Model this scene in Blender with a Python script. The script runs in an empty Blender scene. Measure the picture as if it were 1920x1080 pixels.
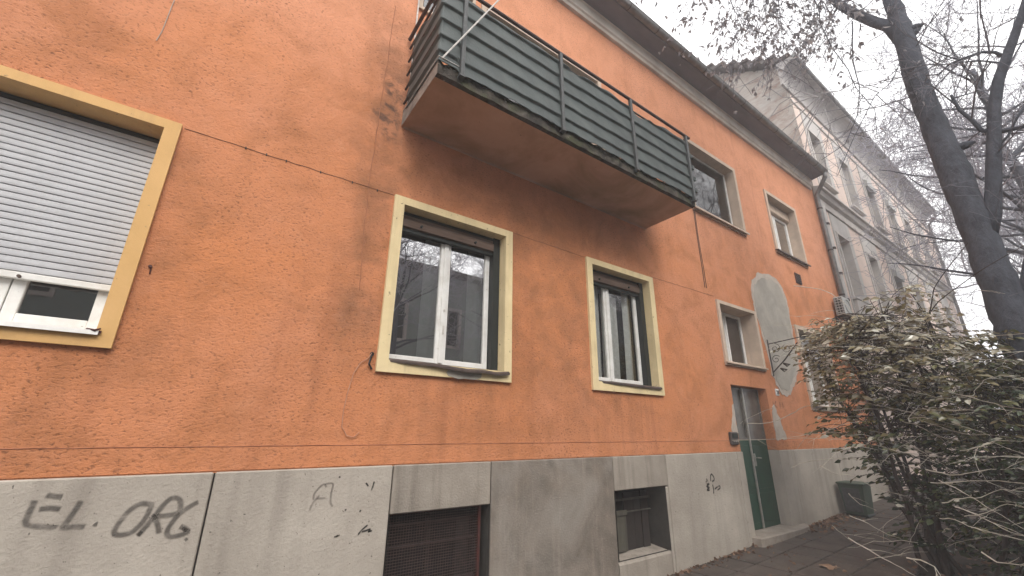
import bpy, math, random
from mathutils import Vector, Matrix
R = math.radians
random.seed(11)
sc = bpy.context.scene
col = sc.collection

# ------------------------------------------------------------------ camera
CAM = Vector((0.0, -3.4, 1.666)); FPX = 785.0
YAW, PITCH, ROLL = R(35.20), R(18.807), R(0.511)
fwd = Vector((math.sin(YAW)*math.cos(PITCH), math.cos(YAW)*math.cos(PITCH), math.sin(PITCH)))
rgt = Vector((math.cos(YAW), -math.sin(YAW), 0)); upv = rgt.cross(fwd)
r2 = rgt*math.cos(ROLL)+upv*math.sin(ROLL); u2 = -rgt*math.sin(ROLL)+upv*math.cos(ROLL)
cd = bpy.data.cameras.new('camera'); cam = bpy.data.objects.new('camera', cd); col.objects.link(cam)
cd.sensor_width = 36.0; cd.lens = 36.0*FPX/1920.0; cd.clip_start = 0.05; cd.clip_end = 2000
cam.matrix_world = Matrix(((r2.x,u2.x,-fwd.x,CAM.x),(r2.y,u2.y,-fwd.y,CAM.y),(r2.z,u2.z,-fwd.z,CAM.z),(0,0,0,1)))
sc.camera = cam
def at(px, py, X=None, Y=None):
    """a point of the place read off the photograph, at a known depth"""
    d = r2*((px-960)/FPX) - u2*((py-540)/FPX) + fwd
    t = (X-CAM.x)/d.x if X is not None else (Y-CAM.y)/d.y
    return CAM + d*t

# ------------------------------------------------------------------ light
SUN_EL, SUN_AZ = R(46), R(195)          # azimuth clockwise from +Y
w = bpy.data.worlds.new('World'); sc.world = w; w.use_nodes = True
nt = w.node_tree; nt.nodes.clear()
sky = nt.nodes.new('ShaderNodeTexSky'); sky.sky_type = 'NISHITA'; sky.sun_disc = False
sky.sun_elevation = SUN_EL; sky.sun_rotation = SUN_AZ
sky.air_density = 1.0; sky.dust_density = 4.0; sky.ozone_density = 1.0
hs = nt.nodes.new('ShaderNodeHueSaturation'); hs.inputs['Saturation'].default_value = 0.10
mixw = nt.nodes.new('ShaderNodeMix'); mixw.data_type = 'RGBA'; mixw.inputs[0].default_value = 0.72
mixw.inputs[7].default_value = (9.9, 9.8, 9.9, 1)         # even cloud deck
bg = nt.nodes.new('ShaderNodeBackground'); bg.inputs['Strength'].default_value = 0.15
wo = nt.nodes.new('ShaderNodeOutputWorld')
nt.links.new(sky.outputs[0], hs.inputs['Color']); nt.links.new(hs.outputs[0], mixw.inputs[6])
nt.links.new(mixw.outputs[2], bg.inputs[0]); nt.links.new(bg.outputs[0], wo.inputs[0])
sd = bpy.data.lights.new('sun', 'SUN'); sd.energy = 1.2; sd.angle = R(25); sd.color = (1.0, 0.95, 0.88)
so = bpy.data.objects.new('sun', sd); col.objects.link(so)
sv = Vector((math.sin(SUN_AZ)*math.cos(SUN_EL), math.cos(SUN_AZ)*math.cos(SUN_EL), math.sin(SUN_EL)))
so.rotation_euler = sv.to_track_quat('Z', 'Y').to_euler()
vs = sc.view_settings; vs.view_transform = 'Standard'; vs.look = 'None'; vs.gamma = 1.0
vs.exposure = 0.90; vs.use_curve_mapping = False
sc.render.engine = 'CYCLES'
cy = sc.cycles
cy.use_denoising = True
cy.max_bounces = 8; cy.diffuse_bounces = 4; cy.glossy_bounces = 3; cy.transparent_max_bounces = 12; cy.volume_bounces = 1
cy.volume_step_rate = 4.0

# ------------------------------------------------------------------ helpers
class MB:
    def __init__(s): s.v = []; s.f = []; s.a = []
    def quad(s, a, b, c, d):
        n = len(s.v); s.v += [tuple(a), tuple(b), tuple(c), tuple(d)]; s.f.append((n, n+1, n+2, n+3)); return s
    def box(s, x0, x1, y0, y1, z0, z1, b=0.0):
        if b <= 0:
            n = len(s.v)
            s.v += [(x, y, z) for x in (x0, x1) for y in (y0, y1) for z in (z0, z1)]
            s.f += [(n, n+1, n+3, n+2), (n+4, n+6, n+7, n+5), (n, n+4, n+5, n+1), (n+2, n+3, n+7, n+6), (n, n+2, n+6, n+4), (n+1, n+5, n+7, n+3)]
            return s
        import bmesh
        bm = bmesh.new(); bmesh.ops.create_cube(bm, size=1.0)
        for v in bm.verts:
            v.co = Vector(((x0+x1)/2+v.co.x*(x1-x0), (y0+y1)/2+v.co.y*(y1-y0), (z0+z1)/2+v.co.z*(z1-z0)))
        bmesh.ops.bevel(bm, geom=bm.edges[:], offset=b, segments=1, affect='EDGES')
        n = len(s.v); bm.verts.index_update()
        s.v += [tuple(v.co) for v in bm.verts]; s.f += [tuple(n+v.index for v in f.verts) for f in bm.faces]
        bm.free(); return s
    def ring(s, x0, x1, z0, z1, X0, X1, Z0, Z1, y0, y1, ydeep):
        """surround: outer rect, inner rect, front at y0, sides back to y1, reveal back to ydeep"""
        o = [(x0, z0), (x1, z0), (x1, z1), (x0, z1)]; i = [(X0, Z0), (X1, Z0), (X1, Z1), (X0, Z1)]
        for k in range(4):
            a, b = o[k], o[(k+1) % 4]; c, d = i[k], i[(k+1) % 4]
            s.quad((a[0], y0, a[1]), (b[0], y0, b[1]), (d[0], y0, d[1]), (c[0], y0, c[1]))
            s.quad((a[0], y1, a[1]), (b[0], y1, b[1]), (b[0], y0, b[1]), (a[0], y0, a[1]))
            s.quad((c[0], y0, c[1]), (d[0], y0, d[1]), (d[0], ydeep, d[1]), (c[0], ydeep, c[1]))
        return s
    def prism(s, poly, y0, y1):
        """polygon of (x,z) points extruded from y0 (front) to y1"""
        n = len(s.v); m = len(poly)
        s.v += [(x, y0, z) for x, z in poly]+[(x, y1, z) for x, z in poly]
        s.f.append(tuple(range(n, n+m))); s.f.append(tuple(range(n+2*m-1, n+m-1, -1)))
        for k in range(m): s.f.append((n+k, n+m+k, n+m+(k+1) % m, n+(k+1) % m))
        return s
    def sweep(s, prof, x0, x1):
        """closed profile of (y,z) points run along X"""
        n = len(s.v); m = len(prof)
        s.v += [(x0, y, z) for y, z in prof]+[(x1, y, z) for y, z in prof]
        s.f.append(tuple(range(n, n+m))); s.f.append(tuple(range(n+2*m-1, n+m-1, -1)))
        for k in range(m): s.f.append((n+k, n+m+k, n+m+(k+1) % m, n+(k+1) % m))
        return s
    def tube(s, pts, rad, sides=6, cap=True):
        pts = [Vector(p) for p in pts]
        if not isinstance(rad, (list, tuple)): rad = [rad]*len(pts)
        n0 = len(s.v); side = None
        for i, p in enumerate(pts):
            d = (pts[min(i+1, len(pts)-1)]-pts[max(i-1, 0)])
            if d.length < 1e-9: d = Vector((0, 0, 1))
            d.normalize()
            if side is None:
                ref = Vector((0, 0, 1)) if abs(d.z) < 0.9 else Vector((1, 0, 0))
                side = d.cross(ref).normalized()
            else:
                side = side-d*side.dot(d)
                side = side.normalized() if side.length > 1e-6 else d.orthogonal().normalized()
            o = d.cross(side)
            for k in range(sides):
                a = 2*math.pi*k/sides
                q = p+(side*math.cos(a)+o*math.sin(a))*rad[i]
                s.v.append((q.x, q.y, q.z))
        for i in range(len(pts)-1):
            a = n0+i*sides; b = a+sides
            for k in range(sides):
                k2 = (k+1) % sides
                s.f.append((a+k, a+k2, b+k2, b+k))
        if cap:
            s.f.append(tuple(n0+k for k in range(sides-1, -1, -1)))
            e = n0+(len(pts)-1)*sides; s.f.append(tuple(e+k for k in range(sides)))
        return s
    def build(s, name, mat, parent=None, smooth=False, attr=None):
        me = bpy.data.meshes.new(name); me.from_pydata(s.v, [], s.f); me.update()
        if smooth: me.polygons.foreach_set('use_smooth', [True]*len(me.polygons))
        if attr:
            at_ = me.attributes.new(attr, 'FLOAT', 'POINT'); at_.data.foreach_set('value', s.a)
        me.materials.append(mat)
        o = bpy.data.objects.new(name, me); col.objects.link(o)
        put(o, parent); return o
def world_loc(o):
    v = Vector((0, 0, 0))
    while o is not None: v = v+o.location; o = o.parent
    return v
def put(o, parent):
    if parent is not None:
        o.parent = parent; o.location = -world_loc(parent)
def tag(o, label=None, cat=None, group=None, kind=None):
    if label: o['label'] = label
    if cat: o['category'] = cat
    if group: o['group'] = group
    if kind: o['kind'] = kind
    return o
def thing(name, loc, label, cat, group=None):
    o = bpy.data.objects.new(name, None); o.location = loc; o.empty_display_size = 0.2; col.objects.link(o)
    return tag(o, label, cat, group)

# ------------------------------------------------------------------ materials
def M(name, c1, c2=None, scale=4.0, rough=0.8, bump=0.0, bscale=60.0, spec=0.3, metal=0.0, detail=6.0,
      c3=None, s3=0.8, streak=None, speck=None, stretch=(1, 1, 1), lo=0.35, hi=0.65, bump2=0.0, b2scale=8.0):
    m = bpy.data.materials.new(name); m.use_nodes = True; t = m.node_tree; N = t.nodes; L = t.links
    b = N['Principled BSDF']; b.inputs['Roughness'].default_value = rough; b.inputs['Metallic'].default_value = metal
    b.inputs['Specular IOR Level'].default_value = spec
    geo = N.new('ShaderNodeNewGeometry'); mp = N.new('ShaderNodeMapping'); mp.inputs['Scale'].default_value = stretch
    L.new(geo.outputs['Position'], mp.inputs[0])
    def noise(sc_, det=6.0, src=None, dist=0.0):
        n = N.new('ShaderNodeTexNoise'); n.inputs['Scale'].default_value = sc_; n.inputs['Detail'].default_value = det
        n.inputs['Distortion'].default_value = dist; n.inputs['Roughness'].default_value = 0.62
        L.new((src or mp).outputs[0], n.inputs['Vector']); return n
    def ramp(src, a, z):
        r = N.new('ShaderNodeMapRange'); r.inputs[1].default_value = a; r.inputs[2].default_value = z
        L.new(src, r.inputs[0]); return r.outputs[0]
    def mixc(fac, a, bcol):
        x = N.new('ShaderNodeMix'); x.data_type = 'RGBA'; L.new(fac, x.inputs[0])
        if isinstance(a, tuple): x.inputs[6].default_value = (*a, 1)
        else: L.new(a, x.inputs[6])
        x.inputs[7].default_value = (*bcol, 1); return x.outputs[2]
    def mul(a, k):
        q = N.new('ShaderNodeMath'); q.operation = 'MULTIPLY'; L.new(a, q.inputs[0])
        if isinstance(k, float): q.inputs[1].default_value = k
        else: L.new(k, q.inputs[1])
        return q.outputs[0]
    cur = c1
    if c2: cur = mixc(ramp(noise(scale, detail).outputs[0], lo, hi), cur, c2)
    if c3: cur = mixc(ramp(noise(s3, 7.0, dist=0.6).outputs[0], 0.45, 0.75), cur, c3)
    if streak:   # (colour, density, amount) rain streaks running down
        mp2 = N.new('ShaderNodeMapping'); mp2.inputs['Scale'].default_value = (streak[1], streak[1], streak[1]*0.06)
        L.new(geo.outputs['Position'], mp2.inputs[0])
        cur = mixc(mul(ramp(noise(1.0, 5.0, mp2).outputs[0], 0.5, 0.75), float(streak[2])), cur, streak[0])
    if speck:    # (colour, scale, threshold)
        cur = mixc(ramp(noise(speck[1], 3.0).outputs[0], speck[2], speck[2]+0.06), cur, speck[0])
    m['x'] = 0
    if isinstance(cur, tuple): b.inputs['Base Color'].default_value = (*cur, 1)
    else: L.new(cur, b.inputs['Base Color'])
    if bump > 0:
        bn = N.new('ShaderNodeBump'); bn.inputs['Strength'].default_value = bump; bn.inputs['Distance'].default_value = 0.02
        h = noise(bscale, 5.0, dist=0.4).outputs[0]; L.new(h, bn.inputs['Height']); last = bn
        if bump2 > 0:
            b2 = N.new('ShaderNodeBump'); b2.inputs['Strength'].default_value = bump2; b2.inputs['Distance'].default_value = 0.05
            L.new(noise(b2scale, 4.0).outputs[0], b2.inputs['Height']); L.new(bn.outputs[0], b2.inputs['Normal']); last = b2
        L.new(last.outputs[0], b.inputs['Normal'])
    del m['x']
    return m

def stucco_orange():
    """rough-cast plaster: grain relief, weathered tone, upper storey brightened in colour, grimy stains with shapes of their own"""
    m = bpy.data.materials.new('orange_stucco'); m.use_nodes = True; t = m.node_tree; N = t.nodes; L = t.links
    b = N['Principled BSDF']; b.inputs['Roughness'].default_value = 0.92; b.inputs['Specular IOR Level'].default_value = 0.15
    geo = N.new('ShaderNodeNewGeometry'); sep = N.new('ShaderNodeSeparateXYZ'); L.new(geo.outputs['Position'], sep.inputs[0])
    def noise(scale, det=6.0, dist=0.0, mpscale=None, rough=0.6, rot=None):
        n = N.new('ShaderNodeTexNoise'); n.inputs['Scale'].default_value = scale; n.inputs['Detail'].default_value = det
        n.inputs['Distortion'].default_value = dist; n.inputs['Roughness'].default_value = rough
        if mpscale:
            mp = N.new('ShaderNodeMapping'); mp.inputs['Scale'].default_value = mpscale
            if rot: mp.inputs['Rotation'].default_value = rot
            L.new(geo.outputs['Position'], mp.inputs[0]); L.new(mp.outputs[0], n.inputs['Vector'])
        else: L.new(geo.outputs['Position'], n.inputs['Vector'])
        return n.outputs[0]
    def rng(src, a, z, c=0.0, d=1.0):
        r = N.new('ShaderNodeMapRange'); r.interpolation_type = 'SMOOTHSTEP'
        r.inputs[1].default_value = a; r.inputs[2].default_value = z; r.inputs[3].default_value = c; r.inputs[4].default_value = d
        L.new(src, r.inputs[0]); return r.outputs[0]
    def op(k, a, c):
        q = N.new('ShaderNodeMath'); q.operation = k
        for i, x in enumerate((a, c)):
            if isinstance(x, float): q.inputs[i].default_value = x
            else: L.new(x, q.inputs[i])
        return q.outputs[0]
    def mixc(fac, a, bcol):
        x = N.new('ShaderNodeMix'); x.data_type = 'RGBA'; L.new(fac, x.inputs[0])
        if isinstance(a, tuple): x.inputs[6].default_value = (*a, 1)
        else: L.new(a, x.inputs[6])
        x.inputs[7].default_value = (*bcol, 1); return x.outputs[2]
    X, Z = sep.outputs[0], sep.outputs[2]
    c = mixc(rng(noise(0.55, 5.0, 0.5), 0.3, 0.7), (0.60, 0.232, 0.098), (0.58, 0.245, 0.130))
    old = rng(op('ADD', Z, op('MULTIPLY', noise(0.9, 4.0), 1.6)), 4.6, 6.6)  # upper wall mask: painted paler and pinker to offset weak light there
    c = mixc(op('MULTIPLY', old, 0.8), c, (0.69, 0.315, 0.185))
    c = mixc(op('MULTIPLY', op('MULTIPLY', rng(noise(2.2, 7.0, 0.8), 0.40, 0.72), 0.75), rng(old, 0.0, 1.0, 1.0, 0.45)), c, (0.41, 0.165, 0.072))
    c = mixc(op('MULTIPLY', rng(noise(7.0, 6.0, 0.5), 0.5, 0.8), 0.35), c, (0.62, 0.29, 0.16))
    # sooty grime: left of the balcony, beside the first yellow window; under the balcony its shade is painted in too
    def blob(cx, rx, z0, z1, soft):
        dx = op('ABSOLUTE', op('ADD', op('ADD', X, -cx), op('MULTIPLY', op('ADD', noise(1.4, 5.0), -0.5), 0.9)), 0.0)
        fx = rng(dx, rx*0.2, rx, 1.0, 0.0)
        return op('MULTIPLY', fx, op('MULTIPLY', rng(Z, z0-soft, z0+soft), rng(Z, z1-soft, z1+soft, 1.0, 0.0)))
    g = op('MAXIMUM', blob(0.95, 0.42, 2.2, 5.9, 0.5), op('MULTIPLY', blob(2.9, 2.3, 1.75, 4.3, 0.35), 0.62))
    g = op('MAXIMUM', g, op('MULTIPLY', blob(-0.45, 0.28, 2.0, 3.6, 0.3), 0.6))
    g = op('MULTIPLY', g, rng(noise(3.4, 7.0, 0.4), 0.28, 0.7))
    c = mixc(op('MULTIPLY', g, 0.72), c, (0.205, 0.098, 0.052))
    run = rng(noise(1.0, 5.0, 0.0, (11.0, 11.0, 0.5)), 0.42, 0.66)
    for (cx_, rx_) in ((-1.0, 1.0), (1.72, 0.95), (4.15, 0.95), (10.0, 1.1)):
        c = mixc(op('MULTIPLY', op('MULTIPLY', blob(cx_, rx_, 1.45, 2.12, 0.12), run), 0.20), c, (0.24, 0.105, 0.055))
    blk = op('MULTIPLY', blob(0.93, 0.20, 4.25, 5.0, 0.16), rng(noise(9.0, 8.0, 0.4), 0.42, 0.62))
    c = mixc(op('MULTIPLY', blk, 0.8), c, (0.06, 0.045, 0.038))
    # rain streaks and dark pits of the grain
    c = mixc(op('MULTIPLY', rng(noise(1.0, 5.0, 0.0, (5.0, 5.0, 0.25)), 0.52, 0.78), 0.35), c, (0.34, 0.125, 0.060))
    pit = rng(noise(70.0, 4.0, 0.5, (0.6, 1.0, 1.0), 0.6, (0, R(14), 0)), 0.33, 0.46, 1.0, 0.0)
    pm = rng(noise(1.1, 5.0, 0.3), 0.33, 0.70, 0.22, 0.85)
    c = mixc(op('MULTIPLY', pit, pm), c, (0.17, 0.07, 0.036))
    c = mixc(op('MULTIPLY', rng(noise(17.0, 3.0), 0.69, 0.73), 0.6), c, (0.14, 0.055, 0.03))
    L.new(c, b.inputs['Base Color'])
    h = op('ADD', noise(70.0, 4.0, 0.5, (0.6, 1.0, 1.0), 0.6, (0, R(14), 0)), op('MULTIPLY', noise(130.0, 3.0), 0.35))
    bn = N.new('ShaderNodeBump'); bn.inputs['Strength'].default_value = 0.5; bn.inputs['Distance'].default_value = 0.016; L.new(h, bn.inputs['Height'])
    b2 = N.new('ShaderNodeBump'); b2.inputs['Strength'].default_value = 0.35; b2.inputs['Distance'].default_value = 0.05
    L.new(noise(4.0, 3.0), b2.inputs['Height']); L.new(bn.outputs[0], b2.inputs['Normal']); L.new(b2.outputs[0], b.inputs['Normal'])
    return m

def glass(name, tint=(0.6, 0.65, 0.65), refl=0.2, wavy=0.006):
    m = bpy.data.materials.new(name); m.use_nodes = True; t = m.node_tree; N = t.nodes; L = t.links; N.clear()
    o = N.new('ShaderNodeOutputMaterial'); mx = N.new('ShaderNodeMixShader'); gl = N.new('ShaderNodeBsdfGlossy'); tr = N.new('ShaderNodeBsdfTransparent')
    gl.inputs['Roughness'].default_value = 0.015; gl.inputs['Color'].default_value = (1, 1, 1, 1); tr.inputs['Color'].default_value = (*tint, 1)
    fr = N.new('ShaderNodeLayerWeight'); fr.inputs['Blend'].default_value = 0.25
    r = N.new('ShaderNodeMapRange'); r.inputs[3].default_value = refl; r.inputs[4].default_value = 1.0
    L.new(fr.outputs['Fresnel'], r.inputs[0]); L.new(r.outputs[0], mx.inputs[0])
    L.new(tr.outputs[0], mx.inputs[1]); L.new(gl.outputs[0], mx.inputs[2]); L.new(mx.outputs[0], o.inputs[0])
    g = N.new('ShaderNodeNewGeometry'); n = N.new('ShaderNodeTexNoise'); n.inputs['Scale'].default_value = 1.6; n.inputs['Detail'].default_value = 1.0
    L.new(g.outputs['Position'], n.inputs['Vector'])
    b = N.new('ShaderNodeBump'); b.inputs['Strength'].default_value = 0.25; b.inputs['Distance'].default_value = wavy
    L.new(n.outputs[0], b.inputs['Height']); L.new(b.outputs[0], gl.inputs['Normal'])
    return m

def paint_marks(name, colr, amount):
    """sprayed or scrawled paint: thin ribbons that fade at their edges"""
    m = bpy.data.materials.new(name); m.use_nodes = True; t = m.node_tree; N = t.nodes; L = t.links
    b = N['Principled BSDF']; b.inputs['Base Color'].default_value = (*colr, 1); b.inputs['Roughness'].default_value = 0.9
    a = N.new('ShaderNodeAttribute'); a.attribute_name = 'core'
    g = N.new('ShaderNodeNewGeometry'); n = N.new('ShaderNodeTexNoise'); n.inputs['Scale'].default_value = 16.0; n.inputs['Detail'].default_value = 7
    L.new(g.outputs['Position'], n.inputs['Vector'])
    r = N.new('ShaderNodeMapRange'); r.inputs[1].default_value = 0.12; r.inputs[2].default_value = 0.55; L.new(n.outputs[0], r.inputs[0])
    q = N.new('ShaderNodeMath'); q.operation = 'MULTIPLY'; L.new(a.outputs['Fac'], q.inputs[0]); L.new(r.outputs[0], q.inputs[1])
    q2 = N.new('ShaderNodeMath'); q2.operation = 'MULTIPLY'; L.new(q.outputs[0], q2.inputs[0]); q2.inputs[1].default_value = amount
    L.new(q2.outputs[0], b.inputs['Alpha'])
    return m

def leafmat(name, cols, rough=0.4, spec=0.5, trans=0.25):
    m = bpy.data.materials.new(name); m.use_nodes = True; t = m.node_tree; N = t.nodes; L = t.links
    b = N['Principled BSDF']; b.inputs['Roughness'].default_value = rough; b.inputs['Specular IOR Level'].default_value = spec
    a = N.new('ShaderNodeAttribute'); a.attribute_name = 'tone'
    cr = N.new('ShaderNodeValToRGB'); e = cr.color_ramp.elements
    while len(e) < len(cols): e.new(0.5)
    for i, c in enumerate(cols): e[i].position = i/(len(cols)-1); e[i].color = (*c, 1)
    L.new(a.outputs['Fac'], cr.inputs[0]); L.new(cr.outputs[0], b.inputs['Base Color'])
    tl = N.new('ShaderNodeBsdfTranslucent'); L.new(cr.outputs[0], tl.inputs[0]); mx = N.new('ShaderNodeMixShader'); mx.inputs[0].default_value = trans
    o = N['Material Output']; L.new(b.outputs[0], mx.inputs[1]); L.new(tl.outputs[0], mx.inputs[2]); L.new(mx.outputs[0], o.inputs[0])
    return m

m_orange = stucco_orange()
m_plinth = M('plinth_render', (0.47, 0.42, 0.36), (0.37, 0.328, 0.28), 1.6, 0.9, 0.35, 50, 0.2, c3=(0.30, 0.262, 0.22), s3=0.7, streak=((0.22, 0.19, 0.16), 6.0, 0.5), speck=((0.10, 0.088, 0.075), 44.0, 0.675))
m_plinth2 = M('plinth_render_stained', (0.235, 0.196, 0.16), (0.14, 0.117, 0.097), 3.0, 0.9, 0.35, 60, 0.2, c3=(0.30, 0.27, 0.235), s3=1.5, streak=((0.37, 0.32, 0.27), 9.0, 0.6), speck=((0.34, 0.295, 0.245), 55.0, 0.66))
m_plinth3 = M('plinth_render_streaked', (0.36, 0.315, 0.265), (0.27, 0.235, 0.198), 2.5, 0.9, 0.35, 60, 0.2, streak=((0.16, 0.138, 0.115), 9.0, 0.85), speck=((0.08, 0.07, 0.06), 30.0, 0.72))
m_back = M('joint_mortar', (0.05, 0.045, 0.04), rough=0.95)
m_ochre = M('ochre_trim', (0.66, 0.40, 0.165), (0.60, 0.36, 0.14), 5.0, 0.75, 0.08, 60, 0.25, streak=((0.42, 0.26, 0.12), 8.0, 0.4), speck=((0.3, 0.2, 0.1), 24.0, 0.68))
m_yellow = M('pale_yellow_trim', (0.78, 0.63, 0.37), (0.72, 0.575, 0.325), 5.0, 0.75, 0.08, 60, 0.25, streak=((0.44, 0.35, 0.21), 9.0, 0.55), c3=(0.62, 0.49, 0.28), s3=2.0, speck=((0.30, 0.23, 0.14), 26.0, 0.665))
m_beige = M('beige_trim', (0.58, 0.46, 0.36), (0.48, 0.38, 0.30), 5.0, 0.8, 0.1, 60, 0.2, streak=((0.32, 0.25, 0.2), 8.0, 0.4))
m_white = M('white_window_paint', (0.78, 0.77, 0.74), (0.66, 0.64, 0.60), 9.0, 0.45, 0.03, 80, 0.4, speck=((0.45, 0.42, 0.37), 35.0, 0.68))
m_slat = M('shutter_slat_plastic', (0.50, 0.50, 0.515), (0.44, 0.44, 0.455), 7.0, 0.5, 0.0, 60, 0.35, streak=((0.42, 0.41, 0.40), 7.0, 0.35))
m_wood = M('weathered_brown_wood', (0.145, 0.098, 0.075), (0.085, 0.055, 0.042), 14.0, 0.75, 0.2, 60, 0.25, stretch=(0.15, 1, 1))
m_flash = M('rusty_sill_metal', (0.12, 0.085, 0.07), (0.065, 0.05, 0.045), 12.0, 0.6, 0.2, 40, 0.4, metal=0.3)
m_dark = M('dark_guide', (0.018, 0.022, 0.020), rough=0.55)
m_room = M('dim_room', (0.055, 0.05, 0.045), rough=0.95)
m_curtain = M('net_curtain', (0.82, 0.81, 0.78), (0.70, 0.69, 0.66), 16.0, 0.9)
m_glass = glass('window_glass', (0.55, 0.58, 0.58), 0.50)
m_glass2 = glass('dull_window_glass', (0.42, 0.43, 0.42), 0.14)
m_glass3 = glass('clear_window_glass', (0.85, 0.87, 0.86), 0.12)
m_soffit = M('balcony_soffit_paint', (0.56, 0.36, 0.25), (0.46, 0.29, 0.195), 1.4, 0.9, 0.1, 30, 0.2, c3=(0.27, 0.185, 0.105), s3=1.3, speck=((0.2, 0.13, 0.09), 18.0, 0.70))
m_slab = M('mossy_concrete', (0.085, 0.073, 0.062), (0.026, 0.024, 0.021), 9.0, 0.95, 0.9, 28, 0.15, c3=(0.066, 0.072, 0.034), s3=5.0, speck=((0.26, 0.24, 0.20), 26.0, 0.67))
m_slabside = M('grey_slab_edge', (0.30, 0.26, 0.22), (0.17, 0.145, 0.125), 6.0, 0.9, 0.3, 40, 0.2)
m_sheet = M('grey_green_screen_cloth', (0.060, 0.074, 0.071), (0.046, 0.057, 0.055), 5.0, 0.6, 0.15, 40, 0.35, c3=(0.080, 0.094, 0.088), s3=2.5, streak=((0.05, 0.055, 0.05), 10.0, 0.5))
m_rail = M('dark_grey_rail_paint', (0.072, 0.078, 0.078), (0.045, 0.046, 0.045), 20.0, 0.55, 0.15, 60, 0.4)
m_railred = M('rust_brown_rail', (0.07, 0.035, 0.03), (0.04, 0.025, 0.022), 20.0, 0.6, 0.1, 60, 0.4)
m_palemetal = M('pale_metal_rod', (0.62, 0.58, 0.54), (0.42, 0.38, 0.34), 30.0, 0.45, 0.0, 60, 0.5)
m_eave = M('grey_eave_boards', (0.215, 0.225, 0.255), (0.155, 0.163, 0.185), 3.0, 0.75, 0.12, 20, 0.3, stretch=(0.3, 1, 1))  # bluish flare over the eave put into the board colour
m_frieze = M('stone_grey_frieze', (0.74, 0.67, 0.58), (0.62, 0.55, 0.475), 4.0, 0.85, 0.15, 50, 0.2, c3=(0.45, 0.395, 0.34), s3=0.9)
m_zinc = M('zinc_gutter', (0.25, 0.25, 0.245), (0.17, 0.17, 0.165), 8.0, 0.5, 0.05, 30, 0.4, metal=0.35)
m_tile = M('brown_roof_tile', (0.125, 0.105, 0.097), (0.085, 0.073, 0.068), 8.0, 0.9, 0.3, 30)
m_green = M('dark_green_door_paint', (0.012, 0.062, 0.034), (0.009, 0.046, 0.026), 6.0, 0.42, 0.05, 40, 0.45, speck=((0.05, 0.09, 0.06), 40.0, 0.71))
m_alu = M('brushed_aluminium', (0.50, 0.48, 0.44), (0.38, 0.36, 0.33), 20.0, 0.4, 0.0, 60, 0.5, metal=0.6)
m_dirtyglass = M('grimy_door_glass', (0.155, 0.145, 0.13), (0.105, 0.098, 0.088), 5.0, 0.22, 0.02, 20, 0.5, streak=((0.20, 0.19, 0.17), 8.0, 0.5))
m_step = M('worn_step_stone', (0.33, 0.285, 0.24), (0.24, 0.205, 0.17), 6.0, 0.85, 0.3, 40)
m_cement = M('bare_cement_patch', (0.42, 0.385, 0.335), (0.345, 0.315, 0.272), 3.0, 0.92, 0.2, 40, 0.2, c3=(0.27, 0.255, 0.225), s3=2.2)
m_cement2 = M('lime_edge_of_patch', (0.50, 0.44, 0.385), (0.42, 0.35, 0.29), 9.0, 0.92, 0.3, 40, 0.2)
m_iron = M('wrought_iron', (0.035, 0.03, 0.03), (0.06, 0.04, 0.035), 25.0, 0.65, 0.2, 60)
m_rust = M('rust_red_iron', (0.085, 0.024, 0.019), (0.05, 0.018, 0.015), 18.0, 0.7, 0.2, 60)
m_mesh = M('brown_wire_mesh', (0.060, 0.034, 0.028), (0.030, 0.018, 0.015), 20.0, 0.6, 0.0)
m_oldwood = M('grey_old_boards', (0.095, 0.088, 0.068), (0.055, 0.048, 0.04), 9.0, 0.9, 0.35, 50, stretch=(1, 1, 0.15))
m_oldwood2 = M('dark_old_boards', (0.034, 0.026, 0.023), (0.02, 0.016, 0.014), 9.0, 0.9, 0.35, 50, stretch=(1, 1, 0.15))
m_pave = M('damp_paving', (0.078, 0.062, 0.052), (0.048, 0.038, 0.032), 5.0, 0.72, 0.3, 45, 0.35, c3=(0.100, 0.080, 0.066), s3=1.2, speck=((0.16, 0.13, 0.11), 30.0, 0.70))
m_ground = M('dark_earth', (0.05, 0.04, 0.032), (0.032, 0.026, 0.021), 6.0, 0.95, 0.6, 20)
m_road = M('asphalt', (0.055, 0.053, 0.052), (0.04, 0.039, 0.038), 12.0, 0.8, 0.3, 80)
m_kerb = M('kerb_stone', (0.22, 0.205, 0.19), (0.15, 0.14, 0.13), 8.0, 0.85, 0.2, 50)
m_ngrey = M('neighbour_grey_plaster', (0.50, 0.475, 0.45), (0.41, 0.39, 0.37), 1.2, 0.9, 0.1, 40, 0.2, streak=((0.30, 0.28, 0.265), 5.0, 0.4))
m_npink = M('neighbour_pink_plaster', (0.66, 0.53, 0.455), (0.56, 0.455, 0.40), 1.2, 0.9, 0.1, 40, 0.2, streak=((0.40, 0.34, 0.30), 5.0, 0.4))
m_ntrim = M('neighbour_trim', (0.55, 0.51, 0.475), (0.43, 0.40, 0.375), 2.0, 0.9, 0.1, 40)
m_ncove = M('flaking_cornice', (0.40, 0.375, 0.36), (0.27, 0.255, 0.25), 2.5, 0.95, 0.5, 10, 0.2, c3=(0.46, 0.43, 0.40), s3=1.6)
m_fire = M('bare_brick_firewall', (0.46, 0.415, 0.37), (0.34, 0.245, 0.205), 2.2, 0.95, 0.8, 9, 0.15, c3=(0.48, 0.465, 0.43), s3=1.1, lo=.45, hi=.6, stretch=(1, 1, 2.2))
m_acwhite = M('unit_casing', (0.42, 0.42, 0.40), (0.34, 0.34, 0.33), 6.0, 0.5)
m_acgrid = M('unit_grille', (0.34, 0.34, 0.33), (0.27, 0.27, 0.26), 20.0, 0.6)
m_bin = M('green_bin_plastic', (0.058, 0.085, 0.060), (0.045, 0.066, 0.048), 8.0, 0.55, 0.05, 30, 0.4)
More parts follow.
